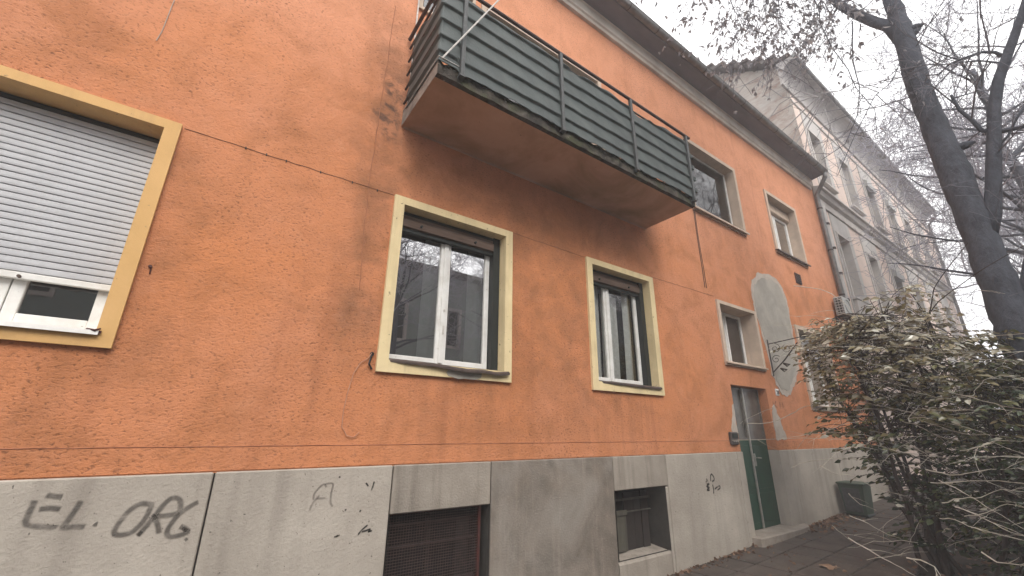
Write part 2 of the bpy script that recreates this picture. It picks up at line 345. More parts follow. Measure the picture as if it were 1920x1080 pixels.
m_bark = M('dark_damp_bark', (0.092, 0.098, 0.118), (0.056, 0.060, 0.072), 10.0, 0.92, 0.9, 26, 0.2, stretch=(1, 1, 0.5), bump2=0.5, b2scale=12)
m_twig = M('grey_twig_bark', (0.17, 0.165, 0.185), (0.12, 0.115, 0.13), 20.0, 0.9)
m_ftwig = M('sky_bleed_twig_bark', (0.40, 0.395, 0.44), (0.30, 0.295, 0.33), 20.0, 0.9)  # bright sky bleeding over the far twigs is put into this colour
m_shoot = M('pale_halo_twig', (0.30, 0.28, 0.27), (0.22, 0.20, 0.19), 20.0, 0.7)  # bright edge halo of the twigs put into a pale colour
m_stem = M('brown_shrub_bark', (0.055, 0.040, 0.034), (0.035, 0.026, 0.023), 30.0, 0.85, 0.3, 60)
m_whip = M('pale_straw_stem', (0.60, 0.55, 0.46), (0.42, 0.37, 0.30), 14.0, 0.42, 0.0, 60, 0.6)
m_leaf = leafmat('shrub_leaf', [(0.022, 0.038, 0.016), (0.055, 0.072, 0.030), (0.125, 0.130, 0.050), (0.215, 0.180, 0.085), (0.26, 0.21, 0.11), (0.60, 0.58, 0.48)], 0.24, 0.9)
m_leafdry = leafmat('withered_leaf', [(0.24, 0.235, 0.25), (0.32, 0.31, 0.32), (0.38, 0.35, 0.34)], 0.8, 0.2, 0.55)
m_litter = leafmat('fallen_leaf', [(0.09, 0.05, 0.035), (0.17, 0.10, 0.065), (0.27, 0.17, 0.11)], 0.7, 0.3, 0.1)
m_cable = M('painted_cable', (0.26, 0.115, 0.065), (0.18, 0.08, 0.048), 25.0, 0.8)
m_cablepale = M('pale_cable', (0.50, 0.28, 0.18), (0.42, 0.20, 0.12), 20.0, 0.7)
m_crack = M('crack_shadow_filler', (0.27, 0.115, 0.065), (0.40, 0.17, 0.09), 9.0, 0.95)
m_vent = M('rusty_vent', (0.10, 0.05, 0.04), (0.06, 0.035, 0.03), 30.0, 0.8)
m_plate = M('enamel_plate', (0.75, 0.74, 0.72), rough=0.3)
m_ink = M('black_enamel', (0.015, 0.014, 0.014), rough=0.4)
m_box = M('intercom_grey', (0.115, 0.10, 0.095), (0.08, 0.07, 0.066), 20.0, 0.45, metal=0.4)
m_shadereveal = M('shaded_reveal_plaster', (0.055, 0.050, 0.042), (0.036, 0.032, 0.027), 5.0, 0.95, 0.2, 40)  # dark colour carries the shade inside the basement reveals
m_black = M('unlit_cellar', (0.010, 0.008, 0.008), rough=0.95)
m_opp = M('opposite_grey_green_plaster', (0.27, 0.31, 0.295), (0.235, 0.27, 0.255), 1.5, 0.9, 0.1, 40)
m_graf = paint_marks('dark_spray_paint', (0.085, 0.074, 0.065), 0.62)
m_graf2 = paint_marks('black_marker', (0.02, 0.017, 0.015), 1.0)
m_graf3 = paint_marks('faded_spray', (0.11, 0.09, 0.08), 0.45)

# ------------------------------------------------------------------ the ground
GS = 0.032
gz = lambda x: GS*x
def slope_sheet(name, x0, x1, y0, y1, dz, mat, nx=1):
    mb = MB()
    mb.quad((x0, y0, gz(x0)+dz), (x1, y0, gz(x1)+dz), (x1, y1, gz(x1)+dz), (x0, y1, gz(x0)+dz))
    return mb.build(name, mat)
g = MB(); g.quad((-300, -300, gz(-60)-2), (300, -300, gz(60)-2), (300, 300, gz(60)-2), (-300, 300, gz(-60)-2))
g.v = []; g.f = []
for (xa, xb, za, zb) in ((-300, -20, -0.66, -0.66), (-20, 40, -0.66, 1.26), (40, 300, 1.26, 1.26)):
    g.quad((xa, -300, za), (xb, -300, zb), (xb, 300, zb), (xa, 300, za))
tag(g.build('ground', m_ground), kind='structure')
tag(slope_sheet('road', -20, 40, -9.3, -3.75, -0.015, m_road), kind='structure')
tag(slope_sheet('far_pavement', -20, 40, -12.0, -9.45, 0.10, m_pave), kind='structure')
kb = MB()
for (a, b_) in ((-3.75, -3.6), (-9.45, -9.3)):
    n = len(kb.v)
    for x in (-20, 40):
        for y in (a, b_):
            for z in (-0.2, 0.09 if a < -5 else 0.015): kb.v.append((x, y, gz(x)+z))
    kb.f += [(n, n+1, n+3, n+2), (n+4, n+6, n+7, n+5), (n, n+4, n+5, n+1), (n+2, n+3, n+7, n+6), (n, n+2, n+6, n+4), (n+1, n+5, n+7, n+3)]
tag(kb.build('kerb', m_kerb), kind='structure')
tag(slope_sheet('road_surface_base', -20, 40, -3.6, -3.3, 0.006, m_ground), kind='structure')
pv = tag(slope_sheet('pavement', -20, 40, -1.62, 0.02, 0.004, m_back), kind='structure')
SL = 0.40
slab = MB().box(0.010, SL-0.010, 0.010, SL-0.010, -0.03, 0.022, 0.006); slab_me = None
rs = random.Random(5)
for ix in range(-2, 36):
    for iy in range(4):
        x = ix*SL+0.05; y = -0.01-(iy+1)*SL
        if slab_me is None:
            o = slab.build('paving_slab', m_pave); slab_me = o.data
        else:
            o = bpy.data.objects.new('paving_slab', slab_me); col.objects.link(o)
        o.parent = pv; o.location = (x, y, gz(x)+0.004+rs.uniform(-0.003, 0.003)); o.rotation_euler = (rs.uniform(-.006, .006), -math.atan(GS)+rs.uniform(-.006, .006), 0)

# ------------------------------------------------------------------ the orange house
HX0, HX1, HTOP = -6.0, 12.36, 8.02
house = thing('orange_house', (3.2, 0, 0), 'long two-storey orange stucco house with grey plinth and green door', 'house')
OPEN = [  # every hole in the wall (x0,x1,z0,z1)
    (-2.25, -0.60, 2.20, 3.645), (1.155, 2.295, 2.205, 3.64), (3.595, 4.70, 2.205, 3.64), (6.505, 7.635, 2.72, 3.655), (9.36, 10.72, 2.17, 3.64),
    (6.235, 7.85, 5.33, 6.70), (9.255, 10.63, 5.33, 6.70), (1.95, 3.95, 4.66, 6.72), (1.13, 1.75, 6.13, 6.72),
    (6.50, 7.62, -0.3, 2.363), (1.29, 2.165, 0.25, 1.07), (3.74, 4.61, 0.41, 1.07), (-5.2, -3.6, 2.2, 3.64)]
xs = sorted({HX0, HX1} | {v for o in OPEN for v in o[:2]}); zs = sorted({-0.5, HTOP, 1.40} | {v for o in OPEN for v in o[2:]})
wall = MB(); low = MB()
for i in range(len(xs)-1):
    for k in range(len(zs)-1):
        cx, cz = (xs[i]+xs[i+1])/2, (zs[k]+zs[k+1])/2
        if any(o[0] < cx < o[1] and o[2] < cz < o[3] for o in OPEN): continue
        (wall if cz > 1.40 else low).quad((xs[i], 0, zs[k]), (xs[i+1], 0, zs[k]), (xs[i+1], 0, zs[k+1]), (xs[i], 0, zs[k+1]))
for x in (HX0, HX1): wall.quad((x, 0, 1.4), (x, 9, 1.4), (x, 9, HTOP), (x, 0, HTOP)); low.quad((x, 0, -.5), (x, 9, -.5), (x, 9, 1.4), (x, 0, 1.4))
wall.quad((HX0, 9, -.5), (HX1, 9, -.5), (HX1, 9, HTOP), (HX0, 9, HTOP))
# the shallow offset band of plaster just above the plinth
wall.sweep([(-0.006, 1.412), (-0.006, 1.548), (0.004, 1.552), (0.004, 1.412)], 7.63, HX1)
wall.sweep([(-0.006, 1.412), (-0.006, 1.548), (0.004, 1.552), (0.004, 1.412)], HX0, 6.49)
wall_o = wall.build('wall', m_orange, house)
low.build('plinth_backing', m_back, house)
PAN = [(-6.0, -4.3, -.4, 1.407, 0), (-4.3, -2.1, -.4, 1.407, 0), (-2.1, 0.136, -.4, 1.407, 0), (0.136, 1.28, -.4, 1.407, 0), (1.28, 2.172, 1.065, 1.407, 2), (2.172, 3.735, -.4, 1.407, 1),
       (3.735, 4.67, 1.065, 1.407, 2), (4.67, 6.325, -.4, 1.407, 0), (6.325, 6.497, -.4, 1.407, 0), (7.635, 8.03, -.4, 1.407, 0), (8.03, 9.9, -.4, 1.407, 0), (9.9, 12.36, -.4, 1.407, 0),
       (1.28, 2.172, -.4, 0.25, 0), (4.612, 4.67, -.4, 1.055, 0)]
for (a, b_, c, d, st) in PAN:
    o = MB().box(a+0.005, b_-0.005, -0.032, 0.003, c, d-0.002, 0.007).build('plinth_panel', (m_plinth, m_plinth2, m_plinth3)[st], house)
    if st == 1: tag(o, 'dark rain-stained grey plinth panel between the two basement openings')

def sash_bars(w, x0, x1, z0, z1, y, t=0.045, nm='sash', mat=None):
    mb = MB()
    mb.box(x0, x0+t, y, y+0.04, z0, z1, .004); mb.box(x1-t, x1, y, y+0.04, z0, z1, .004)
    mb.box(x0+t, x1-t, y, y+0.04, z0, z0+t, .004); mb.box(x0+t, x1-t, y, y+0.04, z1-t, z1, .004)
    return mb.build(nm, mat or m_white, w)
def pane(w, x0, x1, z0, z1, y, mat):
    return MB().quad((x0, y, z0), (x1, y, z0), (x1, y, z1), (x0, y, z1)).build('pane', mat, w)
def room(w, x0, x1, z0, z1, y, depth=1.6):
    mb = MB(); e = 0.25
    X0, X1, Z0, Z1, Y1 = x0-e, x1+e, z0-e, z1+0.05, y+depth
    mb.quad((X0, Y1, Z0), (X1, Y1, Z0), (X1, Y1, Z1), (X0, Y1, Z1)); mb.quad((X0, y, Z0), (X1, y, Z0), (X1, Y1, Z0), (X0, Y1, Z0))
    mb.quad((X0, y, Z1), (X1, y, Z1), (X1, Y1, Z1), (X0, Y1, Z1)); mb.quad((X0, y, Z0), (X0, Y1, Z0), (X0, Y1, Z1), (X0, y, Z1)); mb.quad((X1, y, Z0), (X1, Y1, Z0), (X1, Y1, Z1), (X1, y, Z1))
    mb.ring(X0, X1, Z0, Z1, x0, x1, z0, z1, y, y+.002, y+.004)
    return mb.build('room_behind', m_room, w)
def curtain(w, x0, x1, z0, z1, y, seed=0, amp=0.018):
    rr = random.Random(seed); n = max(8, int((x1-x0)/0.022)); mb = MB(); ph = rr.random()*6
    for i in range(n+1):
        x = x0+(x1-x0)*i/n; yy = y+amp*math.sin(i*0.9+ph)+amp*0.6*math.sin(i*0.37+ph*2)
        mb.v += [(x, yy*1.0+0.012, z0), (x, yy, (z0+z1)/2), (x, yy, z1)]
    for i in range(n):
        a = i*3; mb.f += [(a, a+3, a+4, a+1), (a+1, a+4, a+5, a+2)]
    return mb.build('curtain', m_curtain, w, smooth=True)
def window(ox0, ox1, oz0, oz1, ix0, ix1, iz0, iz1, mat, proud=0.028, deep=0.17, label=None):
    o = MB().ring(ox0, ox1, oz0, oz1, ix0, ix1, iz0, iz1, -proud, 0.004, deep+0.06).build('window', mat, house)
    return tag(o, label)
def casement(w, x0, x1, z0, z1, y, gm, t=0.05, mid=None):
    m = (x0+x1)/2 if mid is None else mid
    sash_bars(w, x0, m-0.004, z0, z1, y, t); sash_bars(w, m+0.004, x1, z0, z1, y, t)
    MB().box(m-0.022, m+0.022, y-0.014, y, z0+.01, z1-.01, .004).build('meeting_stile', m_white, w)
    pane(w, x0+t-.004, m-t+.002, z0+t-.004, z1-t+.004, y+0.02, gm); pane(w, m+t-.002, x1-t+.004, z0+t-.004, z1-t+.004, y+0.02, gm)
    room(w, x0, x1, z0, z1, y+0.07)

# the shuttered window at the left
w1 = window(-2.35, -0.512, 2.105, 3.715, -2.25, -0.60, 2.20, 3.645, m_ochre, 0.032, 0.17, 'ochre framed window with its white roller shutter almost closed')
zt = 3.60; pitch = 0.0432; k = 0
while zt-pitch > 2.505:
    z1_ = zt; z0_ = zt-pitch; yb = 0.135
    sl = MB().sweep([(yb+0.006, z0_+0.0055), (yb+0.0012, z0_+0.0075), (yb, z0_+pitch*0.4), (yb+0.0008, z1_-0.003), (yb+0.006, z1_+0.001), (yb+0.012, z1_+0.001), (yb+0.012, z0_+0.0055)], -2.24, -0.622)
    sl.build('slat', m_slat, w1, smooth=False); zt -= pitch
MB().box(-2.24, -0.622, 0.125, 0.152, 2.478, zt-0.002, .004).build('shutter_bottom_rail', m_white, w1)
MB().tube([(-1.02, 0.125, 2.49), (-1.02, 0.105, 2.49)], 0.009, 8).build('shutter_stop', m_flash, w1)
MB().box(-0.622, -0.602, 0.12, 0.16, 2.21, 3.64, .003).build('guide_rail', m_white, w1)
MB().box(-2.24, -0.604, 0.146, 0.165, 3.605, 3.643, .003).build('shutter_slot', m_dark, w1)
sash_bars(w1, -2.24, -1.055, 2.225, 3.60, 0.165, 0.06); sash_bars(w1, -1.05, -0.625, 2.225, 3.60, 0.165, 0.06)
pane(w1, -0.995, -0.68, 2.28, 3.55, 0.19, m_glass2); pane(w1, -2.19, -1.11, 2.28, 3.55, 0.19, m_glass2)
room(w1, -2.24, -0.62, 2.22, 3.6, 0.235)
MB().sweep([(0.16, 2.206), (0.16, 2.226), (-0.055, 2.198), (-0.058, 2.172), (-0.050, 2.172), (-0.048, 2.19)], -2.3, -0.585).build('sill', m_white, w1)
MB().box(-0.60, -0.575, -0.048, -0.033, 2.185, 2.200).tube([(-0.64, -0.04, 2.203), (-0.60, -0.062, 2.197), (-0.58, -0.05, 2.21)], 0.006, 5).build('rust_spot', m_rust, w1)

# the two pale yellow windows under the balcony
def yellow(ox0, ox1, ix0, ix1, lab, gm, mid):
    z0, z1 = 2.205, 3.64
    w_ = window(ox0, ox1, 2.105, 3.715, ix0, ix1, z0, z1, m_yellow, 0.03, 0.16, lab)
    y = 0.155
    casement(w_, ix0+0.005, ix1-0.085, z0+0.03, 3.545, y, gm, 0.05, mid)
    MB().box(ix1-0.083, ix1-0.003, 0.085, 0.19, z0+0.004, z1-.002).build('side_guide', m_dark, w_)
    MB().sweep([(0.10, 3.475), (0.075, 3.48), (0.07, 3.555), (0.088, 3.57), (0.088, 3.60), (0.2, 3.60), (0.2, 3.475)], ix0+0.002, ix1-0.09).build('shutter_roll', m_wood, w_)
    MB().box(ix0+0.002, ix1-0.09, 0.10, 0.21, 3.602, 3.638).build('shutter_slot', m_dark, w_)
    for x in (ix0+0.22, ix1-0.32): MB().tube([(x, 0.08, 3.515), (x, 0.052, 3.512)], 0.012, 8).build('shutter_stop', m_dark, w_)
    MB().box(ix0+0.005, ix1-0.085, 0.10, 0.154, 3.44, 3.474).build('shutter_gap', m_dark, w_)
    return w_
w2 = yellow(1.062, 2.382, 1.155, 2.295, 'pale yellow framed window with cracked lower trim, mirroring the house opposite', m_glass, 1.695)
w3 = yellow(3.502, 4.794, 3.595, 4.70, 'pale yellow framed window with net curtains, under the right end of the balcony', m_glass3, 4.02)
curtain(w2, 1.52, 1.68, 2.24, 3.5, 0.27, 3); curtain(w2, 2.02, 2.2, 2.24, 3.5, 0.27, 4)
curtain(w3, 3.62, 3.98, 2.24, 3.5, 0.25, 1); curtain(w3, 4.05, 4.36, 2.24, 3.42, 0.30, 9, 0.012); curtain(w3, 4.40, 4.6, 2.24, 3.5, 0.25, 2)
# bent sill flashings
def flashing(w_, pts):
    mb = MB(); n = len(pts)
    for (x, dz, dy) in pts: mb.v += [(x, 0.15, 2.232), (x, -0.035+dy, 2.212+dz), (x, -0.052+dy, 2.200+dz), (x, -0.050+dy, 2.184+dz)]
    for i in range(n-1):
        for k in range(3): a = i*4+k; mb.f.append((a, a+4, a+5, a+1))
    o = mb.build('sill', m_flash, w_); s_ = o.modifiers.new('s', 'SOLIDIFY'); s_.thickness = 0.006; return o
flashing(w2, [(1.14, .004, .03), (1.3, .0, .01), (1.55, -.004, -.004), (1.75, -.022, -.02), (1.9, -.03, -.028), (2.05, -.02, -.02), (2.2, -.03, -.012), (2.34, -.012, -.005)])
flashing(w3, [(3.6, .002, .03), (3.9, 0, .012), (4.3, -.006, .005), (4.72, -.008, .004)])
MB().prism([(1.70, 2.118), (1.68, 2.145), (1.715, 2.19), (1.80, 2.182), (1.95, 2.188), (2.04, 2.18), (2.035, 2.125), (1.97, 2.10), (1.86, 2.104), (1.80, 2.095)], -0.036, -0.029).build('broken_trim_patch', m_cement, w2)
MB().box(1.697, 1.712, 0.134, 0.141, 2.52, 2.60).box(1.697, 1.712, 0.134, 0.141, 2.74, 2.76).build('window_handle', m_palemetal, w2)

# the small beige framed window over the door, the shuttered one beyond, and the upper floor
ws = window(6.43, 7.705, 2.655, 3.71, 6.505, 7.635, 2.72, 3.655, m_beige, 0.03, 0.24, 'small beige framed window directly above the green door')
casement(ws, 6.515, 7.625, 2.73, 3.645, 0.225, m_glass2, 0.045); curtain(ws, 6.55, 7.02, 2.75, 3.6, 0.33, 5)
MB().sweep([(0.22, 2.722), (0.22, 2.735), (-0.06, 2.70), (-0.06, 2.68), (-0.05, 2.68), (-0.05, 2.695)], 6.42, 7.715).build('sill', m_beige, ws)
wg = window(9.27, 10.82, 2.075, 3.715, 9.36, 10.72, 2.17, 3.64, m_beige, 0.03, 0.18, 'ground floor window with half lowered shutter, partly behind the shrub')
casement(wg, 9.37, 10.71, 2.19, 3.62, 0.185, m_glass, 0.055)
for i in range(11): MB().sweep([(0.155, 3.60-i*.045), (0.143, 3.58-i*.045), (0.155, 3.558-i*.045), (0.165, 3.58-i*.045)], 9.37, 10.71).build('slat', m_slat, wg)
curtain(wg, 9.45, 10.65, 2.22, 3.2, 0.30, 6)
MB().sweep([(0.18, 2.172), (0.18, 2.186), (-0.07, 2.15), (-0.07, 2.125), (-0.06, 2.125), (-0.06, 2.14)], 9.26, 10.83).build('sill', m_flash, wg)
wu = window(6.15, 7.93, 5.26, 6.775, 6.235, 7.85, 5.33, 6.70, m_beige, 0.03, 0.2, 'upper floor window with dark insect screen just right of the balcony')
casement(wu, 6.245, 7.84, 5.345, 6.69, 0.19, glass('shaded_window_glass', (.6, .6, .6), .06), 0.05); curtain(wu, 6.3, 7.1, 5.36, 6.65, 0.30, 7)
MB().box(6.255, 7.83, 0.165, 0.175, 5.35, 6.68).build('insect_screen', glass('screen_mesh', (0.5, 0.48, 0.46), 0.05), wu)
MB().box(7.79, 7.815, 0.14, 0.16, 5.35, 6.68).box(6.26, 7.815, 0.14, 0.16, 6.655, 6.68).build('screen_frame', m_white, wu)
MB().sweep([(0.18, 5.332), (0.18, 5.346), (-0.075, 5.31), (-0.075, 5.275), (-0.06, 5.275), (-0.06, 5.30)], 6.13, 7.95).build('sill', m_beige, wu)
wv = window(9.17, 10.71, 5.26, 6.775, 9.255, 10.63, 5.33, 6.70, m_beige, 0.03, 0.2, 'upper floor window with white sashes nearest the downpipe')
casement(wv, 9.265, 10.62, 5.345, 6.45, 0.19, m_glass, 0.06)
MB().sweep([(0.14, 6.45), (0.12, 6.47), (0.12, 6.66), (0.14, 6.698), (0.26, 6.698), (0.26, 6.45)], 9.26, 10.625).build('shutter_box', m_beige, wv)
MB().sweep([(0.18, 5.332), (0.18, 5.346), (-0.075, 5.31), (-0.075, 5.275), (-0.06, 5.275), (-0.06, 5.30)], 9.15, 10.73).build('sill', m_flash, wv)
wb = window(1.88, 4.02, 4.66, 6.785, 1.95, 3.95, 4.67, 6.72, m_beige, 0.03, 0.22, 'balcony door opening behind the grey-green screen')
casement(wb, 1.96, 3.94, 4.68, 6.70, 0.2, m_glass2, 0.09)
wc = window(1.09, 1.79, 6.09, 6.785, 1.13, 1.75, 6.13, 6.72, m_beige, 0.03, 0.2, 'small dark window behind the left end of the balcony rail')
sash_bars(wc, 1.14, 1.74, 6.14, 6.71, 0.12, 0.05, mat=m_wood); pane(wc, 1.18, 1.70, 6.18, 6.67, 0.14, m_glass2); room(wc, 1.14, 1.74, 6.14, 6.71, 0.18)
wz = window(-5.3, -3.5, 2.105, 3.715, -5.2, -3.6, 2.2, 3.64, m_ochre, 0.03, 0.16); casement(wz, -5.19, -3.61, 2.21, 3.63, 0.15, m_glass2)

# door
dr = MB()
dr.quad((7.62, 0, 1.41), (7.62, 0.2, 1.41), (7.62, 0.2, 2.363), (7.62, 0, 2.363)); dr.quad((6.5, 0, -0.3), (6.5, 0.2, -0.3), (6.5, 0.2, 2.363), (6.5, 0, 2.363)); dr.quad((6.5, 0, 2.363), (7.62, 0, 2.363), (7.62, 0.2, 2.363), (6.5, 0.2, 2.363))
dr.build('door_reveal', m_orange, house)
MB().box(7.612, 7.634, -0.031, 0.2, -0.3, 1.405).build('plinth_reveal', m_plinth, house)
door = MB(); yd = 0.135
for (a, b_) in ((6.505, 7.045), (7.065, 7.612)):
    door.box(a, b_, yd, yd+0.045, 0.34, 1.56, .004)
    door.box(a+0.05, b_-0.05, yd-0.007, yd+.002, 0.42, 0.80, .004); door.box(a+0.05, b_-0.05, yd-0.007, yd+.002, 0.86, 1.48, .004)
door = tag(door.build('door', m_green, house), 'dark green double door with grimy upper glass')
for (a, b_) in ((6.505, 7.045), (7.065, 7.612)):
    MB().box(a, a+.035, yd, yd+.04, 1.562, 2.355).box(b_-.035, b_, yd, yd+.04, 1.562, 2.355).box(a+.035, b_-.035, yd, yd+.04, 2.315, 2.355).box(a+.035, b_-.035, yd, yd+.04, 1.562, 1.60).build('glazing_bar', m_dirtyglass, door)
    MB().quad((a+.03, yd+.02, 1.59), (b_-.03, yd+.02, 1.59), (b_-.03, yd+.02, 2.32), (a+.03, yd+.02, 2.32)).build('pane', m_dirtyglass, door)
MB().box(7.035, 7.075, yd-0.022, yd-.001, 0.335, 2.35, .004).build('centre_strip', m_alu, door)
MB().box(7.11, 7.15, yd-0.016, yd, 1.18, 1.36, .003).tube([(7.13, yd-.012, 1.30), (7.13, yd-.055, 1.30), (7.23, yd-.058, 1.295)], 0.009, 8).build('handle', m_alu, door)
MB().box(6.45, 7.65, yd+.04, yd+.06, 0.2, 2.4).build('door_backing', m_dark, door)
poly = [(6.38, 0.0), (6.38, -0.15), (6.42, -0.17), (7.60, -0.19), (7.84, -0.165), (7.97, -0.10), (7.98, 0.0), (7.618, 0.005), (7.618, 0.134), (6.502, 0.134), (6.502, 0.005)]
st = MB(); n = len(poly); zs_ = [(0.0, 0.13), (0.0, 0.325), (0.012, 0.337)]
for (ins, z) in zs_:
    for (x, y) in poly: st.v.append((x+(ins if x < 7 else -ins), y+(ins if y < -0.01 else 0), z))
for L_ in range(2):
    for k in range(n): st.f.append((L_*n+k, L_*n+(k+1) % n, (L_+1)*n+(k+1) % n, (L_+1)*n+k))
st.f.append(tuple(2*n+k for k in range(n)))
st.build('door_step', m_step, house)

# basement openings
b1 = MB()
for q in ([(1.285, -.03, .25), (1.285, .3, .25), (1.285, .3, 1.067), (1.285, -.03, 1.067)], [(2.168, -.03, .25), (2.168, .3, .25), (2.168, .3, 1.067), (2.168, -.03, 1.067)], [(1.285, -.03, .25), (2.168, -.03, .25), (2.168, .3, .25), (1.285, .3, .25)], [(1.285, .0, 1.066), (2.168, .0, 1.066), (2.168, .3, 1.066), (1.285, .3, 1.066)]): b1.quad(*q)
b1 = tag(b1.build('basement_window', m_shadereveal, house), 'dark basement opening behind a rusty wire grille')
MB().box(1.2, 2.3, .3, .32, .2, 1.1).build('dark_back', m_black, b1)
fr = MB().box(2.098, 2.122, .045, .075, .252, 1.06).box(1.29, 2.098, .05, .07, 1.045, 1.06).box(1.29, 1.31, .05, .07, .252, 1.045).build('grille_frame', m_rust, b1)
hor = MB(); z = 0.27
while z < 1.04:
    x = 1.31
    hor.tube([(1.31, .058, z), (1.7, .060+.004*math.sin(z*40), z+.002), (2.098, .058, z)], 0.0032, 4, False); z += 0.0195
x = 1.33
while x < 2.09: hor.tube([(x, .063, .26), (x+.002, .064, .7), (x, .063, 1.045)], 0.0026, 4, False); x += 0.022
tag(hor.build('wire_mesh', m_mesh, b1), kind='stuff')
for (zz, hh) in ((0.52, 0.02), (0.80, 0.016), (0.955, 0.014)): MB().box(1.31, 2.098, .10, .115, zz, zz+hh).build('inner_slat', m_mesh, b1)
MB().box(1.66, 1.70, .12, .15, .26, 1.05).box(1.93, 2.05, .13, .15, .26, .96).build('inner_board', m_oldwood2, b1)
b2 = MB()
for q in ([(3.742, -.03, .41), (3.742, .3, .41), (3.742, .3, 1.067), (3.742, -.03, 1.067)], [(4.609, -.03, .40), (4.609, .3, .40), (4.609, .3, 1.067), (4.609, -.03, 1.067)], [(3.742, .0, 1.066), (4.609, .0, 1.066), (4.609, .3, 1.066), (3.742, .3, 1.066)]): b2.quad(*q)
b2 = tag(b2.build('basement_window', m_shadereveal, house), 'basement opening boarded with old grey planks')
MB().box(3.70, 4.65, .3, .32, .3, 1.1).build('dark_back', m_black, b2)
MB().sweep([(-.026, -.3), (-.026, .375), (-.012, .398), (.28, .425), (.28, -.3)], 3.743, 4.608).build('sill_block', m_plinth3, b2)
MB().box(3.745, 4.10, .15, .175, .43, .78, .004).build('board', m_oldwood, b2)
MB().box(3.745, 4.10, .13, .15, .785, .835, .004).build('board', m_oldwood, b2)
for (a, b_, yy) in ((4.12, 4.28, .19), (4.285, 4.41, .195), (4.415, 4.53, .185)): MB().box(a, b_, yy, yy+.02, .42, 1.0, .003).build('board', m_oldwood2, b2)
MB().box(3.745, 4.56, .165, .185, .925, .945).build('crossbar', m_oldwood, b2); MB().box(4.13, 4.56, .165, .18, .80, .812).build('crossbar', m_oldwood, b2)

# plaster patch, cracks, cables and small fittings on the wall
pp = [(1407, 535), (1411, 520), (1424, 514), (1440, 515), (1455, 523), (1466, 540), (1474, 560), (1480, 590), (1486, 625), (1493, 655), (1497, 690), (1492, 715), (1484, 735), (1476, 743), (1466, 740), (1455, 722), (1447, 700), (1441, 670), (1432, 640), (1424, 612), (1414, 580)]
P3 = [at(x, y, Y=0.0) for x, y in pp]; cx = sum(p.x for p in P3)/len(P3); cz = sum(p.z for p in P3)/len(P3)
def ragged(poly, step, amp, seed):
    q = random.Random(seed); o = []
    for i in range(len(poly)):
        a, b_ = poly[i], poly[(i+1) % len(poly)]; d = math.hypot(b_[0]-a[0], b_[1]-a[1]); n = max(1, int(d/step))
        for k in range(n): t = k/n; o.append((a[0]+(b_[0]-a[0])*t+q.gauss(0, amp), a[1]+(b_[1]-a[1])*t+q.gauss(0, amp)))
    return o
rr = random.Random(3); rim = []; core = []
for i in range(len(P3)):
    a = P3[i]; b_ = P3[(i+1) % len(P3)]
    for t in (0, .33, .66):
        q = a.lerp(b_, t); j = 1+rr.uniform(-.025, .025)
        rim.append((cx+(q.x-cx)*j, cz+(q.z-cz)*j)); j -= 0.07+rr.uniform(0, .04); core.append((cx+(q.x-cx)*j, cz+(q.z-cz)*j))
MB().prism(ragged(rim, .05, .012, 1), -0.006, 0.001).build('plaster_patch_rim', m_cement2, wall_o)
tag(MB().prism(ragged(core, .05, .010, 2), -0.010, 0.001).build('plaster_patch', m_cement, wall_o), 'bare grey cement patch right of the small window')
MB().prism(ragged([(6.33, 1.68), (6.36, 1.80), (6.42, 1.93), (6.46, 2.05), (6.49, 2.08), (6.49, 1.66), (6.42, 1.64)], .04, .007, 3), -0.006, 0.001).build('plaster_patch', m_cement2, wall_o)
MB().prism(ragged([(7.66, 1.56), (7.66, 1.90), (7.72, 2.08), (7.80, 2.12), (7.86, 1.95), (7.92, 1.9), (7.95, 1.72), (8.04, 1.62), (8.0, 1.56)], .04, .010, 4), -0.009, 0.001).build('plaster_patch', m_cement2, wall_o)
def wander(a, b_, n, amp, seed, y):
    rr = random.Random(seed); o = []
    for i in range(n+1):
        t = i/n; e = min(t, 1-t)*4; e = min(1, e)
        o.append((a[0]+(b_[0]-a[0])*t+rr.uniform(-amp, amp)*e, y, a[1]+(b_[1]-a[1])*t+rr.uniform(-amp, amp)*e))
    return o
for i, (a, b_) in enumerate((((-0.50, 3.705), (1.06, 3.714)), ((2.384, 3.725), (3.50, 3.71)), ((4.80, 3.74), (6.42, 3.76)))):
    MB().tube(wander(a, b_, 26, 0.004, 40+i, -0.0015), 0.0026, 5).build('cable', m_cable, wall_o)
for x in (-.12, .02, .16, .42, .68, .9): MB().box(x-.004, x+.004, -.009, 0, 3.697, 3.714).build('cable_clip', m_dark, wall_o)
MB().tube(wander((0.845, 5.95), (0.82, 3.72), 30, 0.006, 7, -0.001), 0.0034, 4).build('crack', m_crack, wall_o)
MB().tube(wander((0.82, 3.71), (0.86, 2.75), 18, 0.008, 8, -0.0005), 0.0030, 4).build('crack', m_crack, wall_o)
MB().tube(wander((-6, 1.553), (6.49, 1.556), 80, 0.002, 9, -0.0035), 0.0030, 4).build('crack', m_crack, wall_o)
for i, x in enumerate((6.17, 6.20)): MB().tube([(x, -.012, 5.27), (x-.01, -.01, 4.8), (x+.012*i, -.01, 4.2), (x+.02*i, -.008, 3.86)], 0.0042, 5).build('cable', m_dark, wall_o)
cb = [at(x, y, Y=-0.012) for x, y in ((697, 662), (690, 672), (676, 680), (663, 700), (652, 735), (644, 770), (641, 800), (650, 817), (664, 820), (674, 810))]
MB().tube(cb, 0.0035, 5).build('loose_wire', m_cablepale, wall_o)
hl = at(697, 664, Y=0); MB().tube([(hl.x, -.012, hl.z), (hl.x, .0, hl.z)], 0.017, 7).tube([(hl.x, -.01, hl.z), (hl.x-.02, -.02, hl.z-.08), (hl.x+.01, -.01, hl.z-.12)], 0.008, 5).build('cable_hole', m_ink, wall_o)
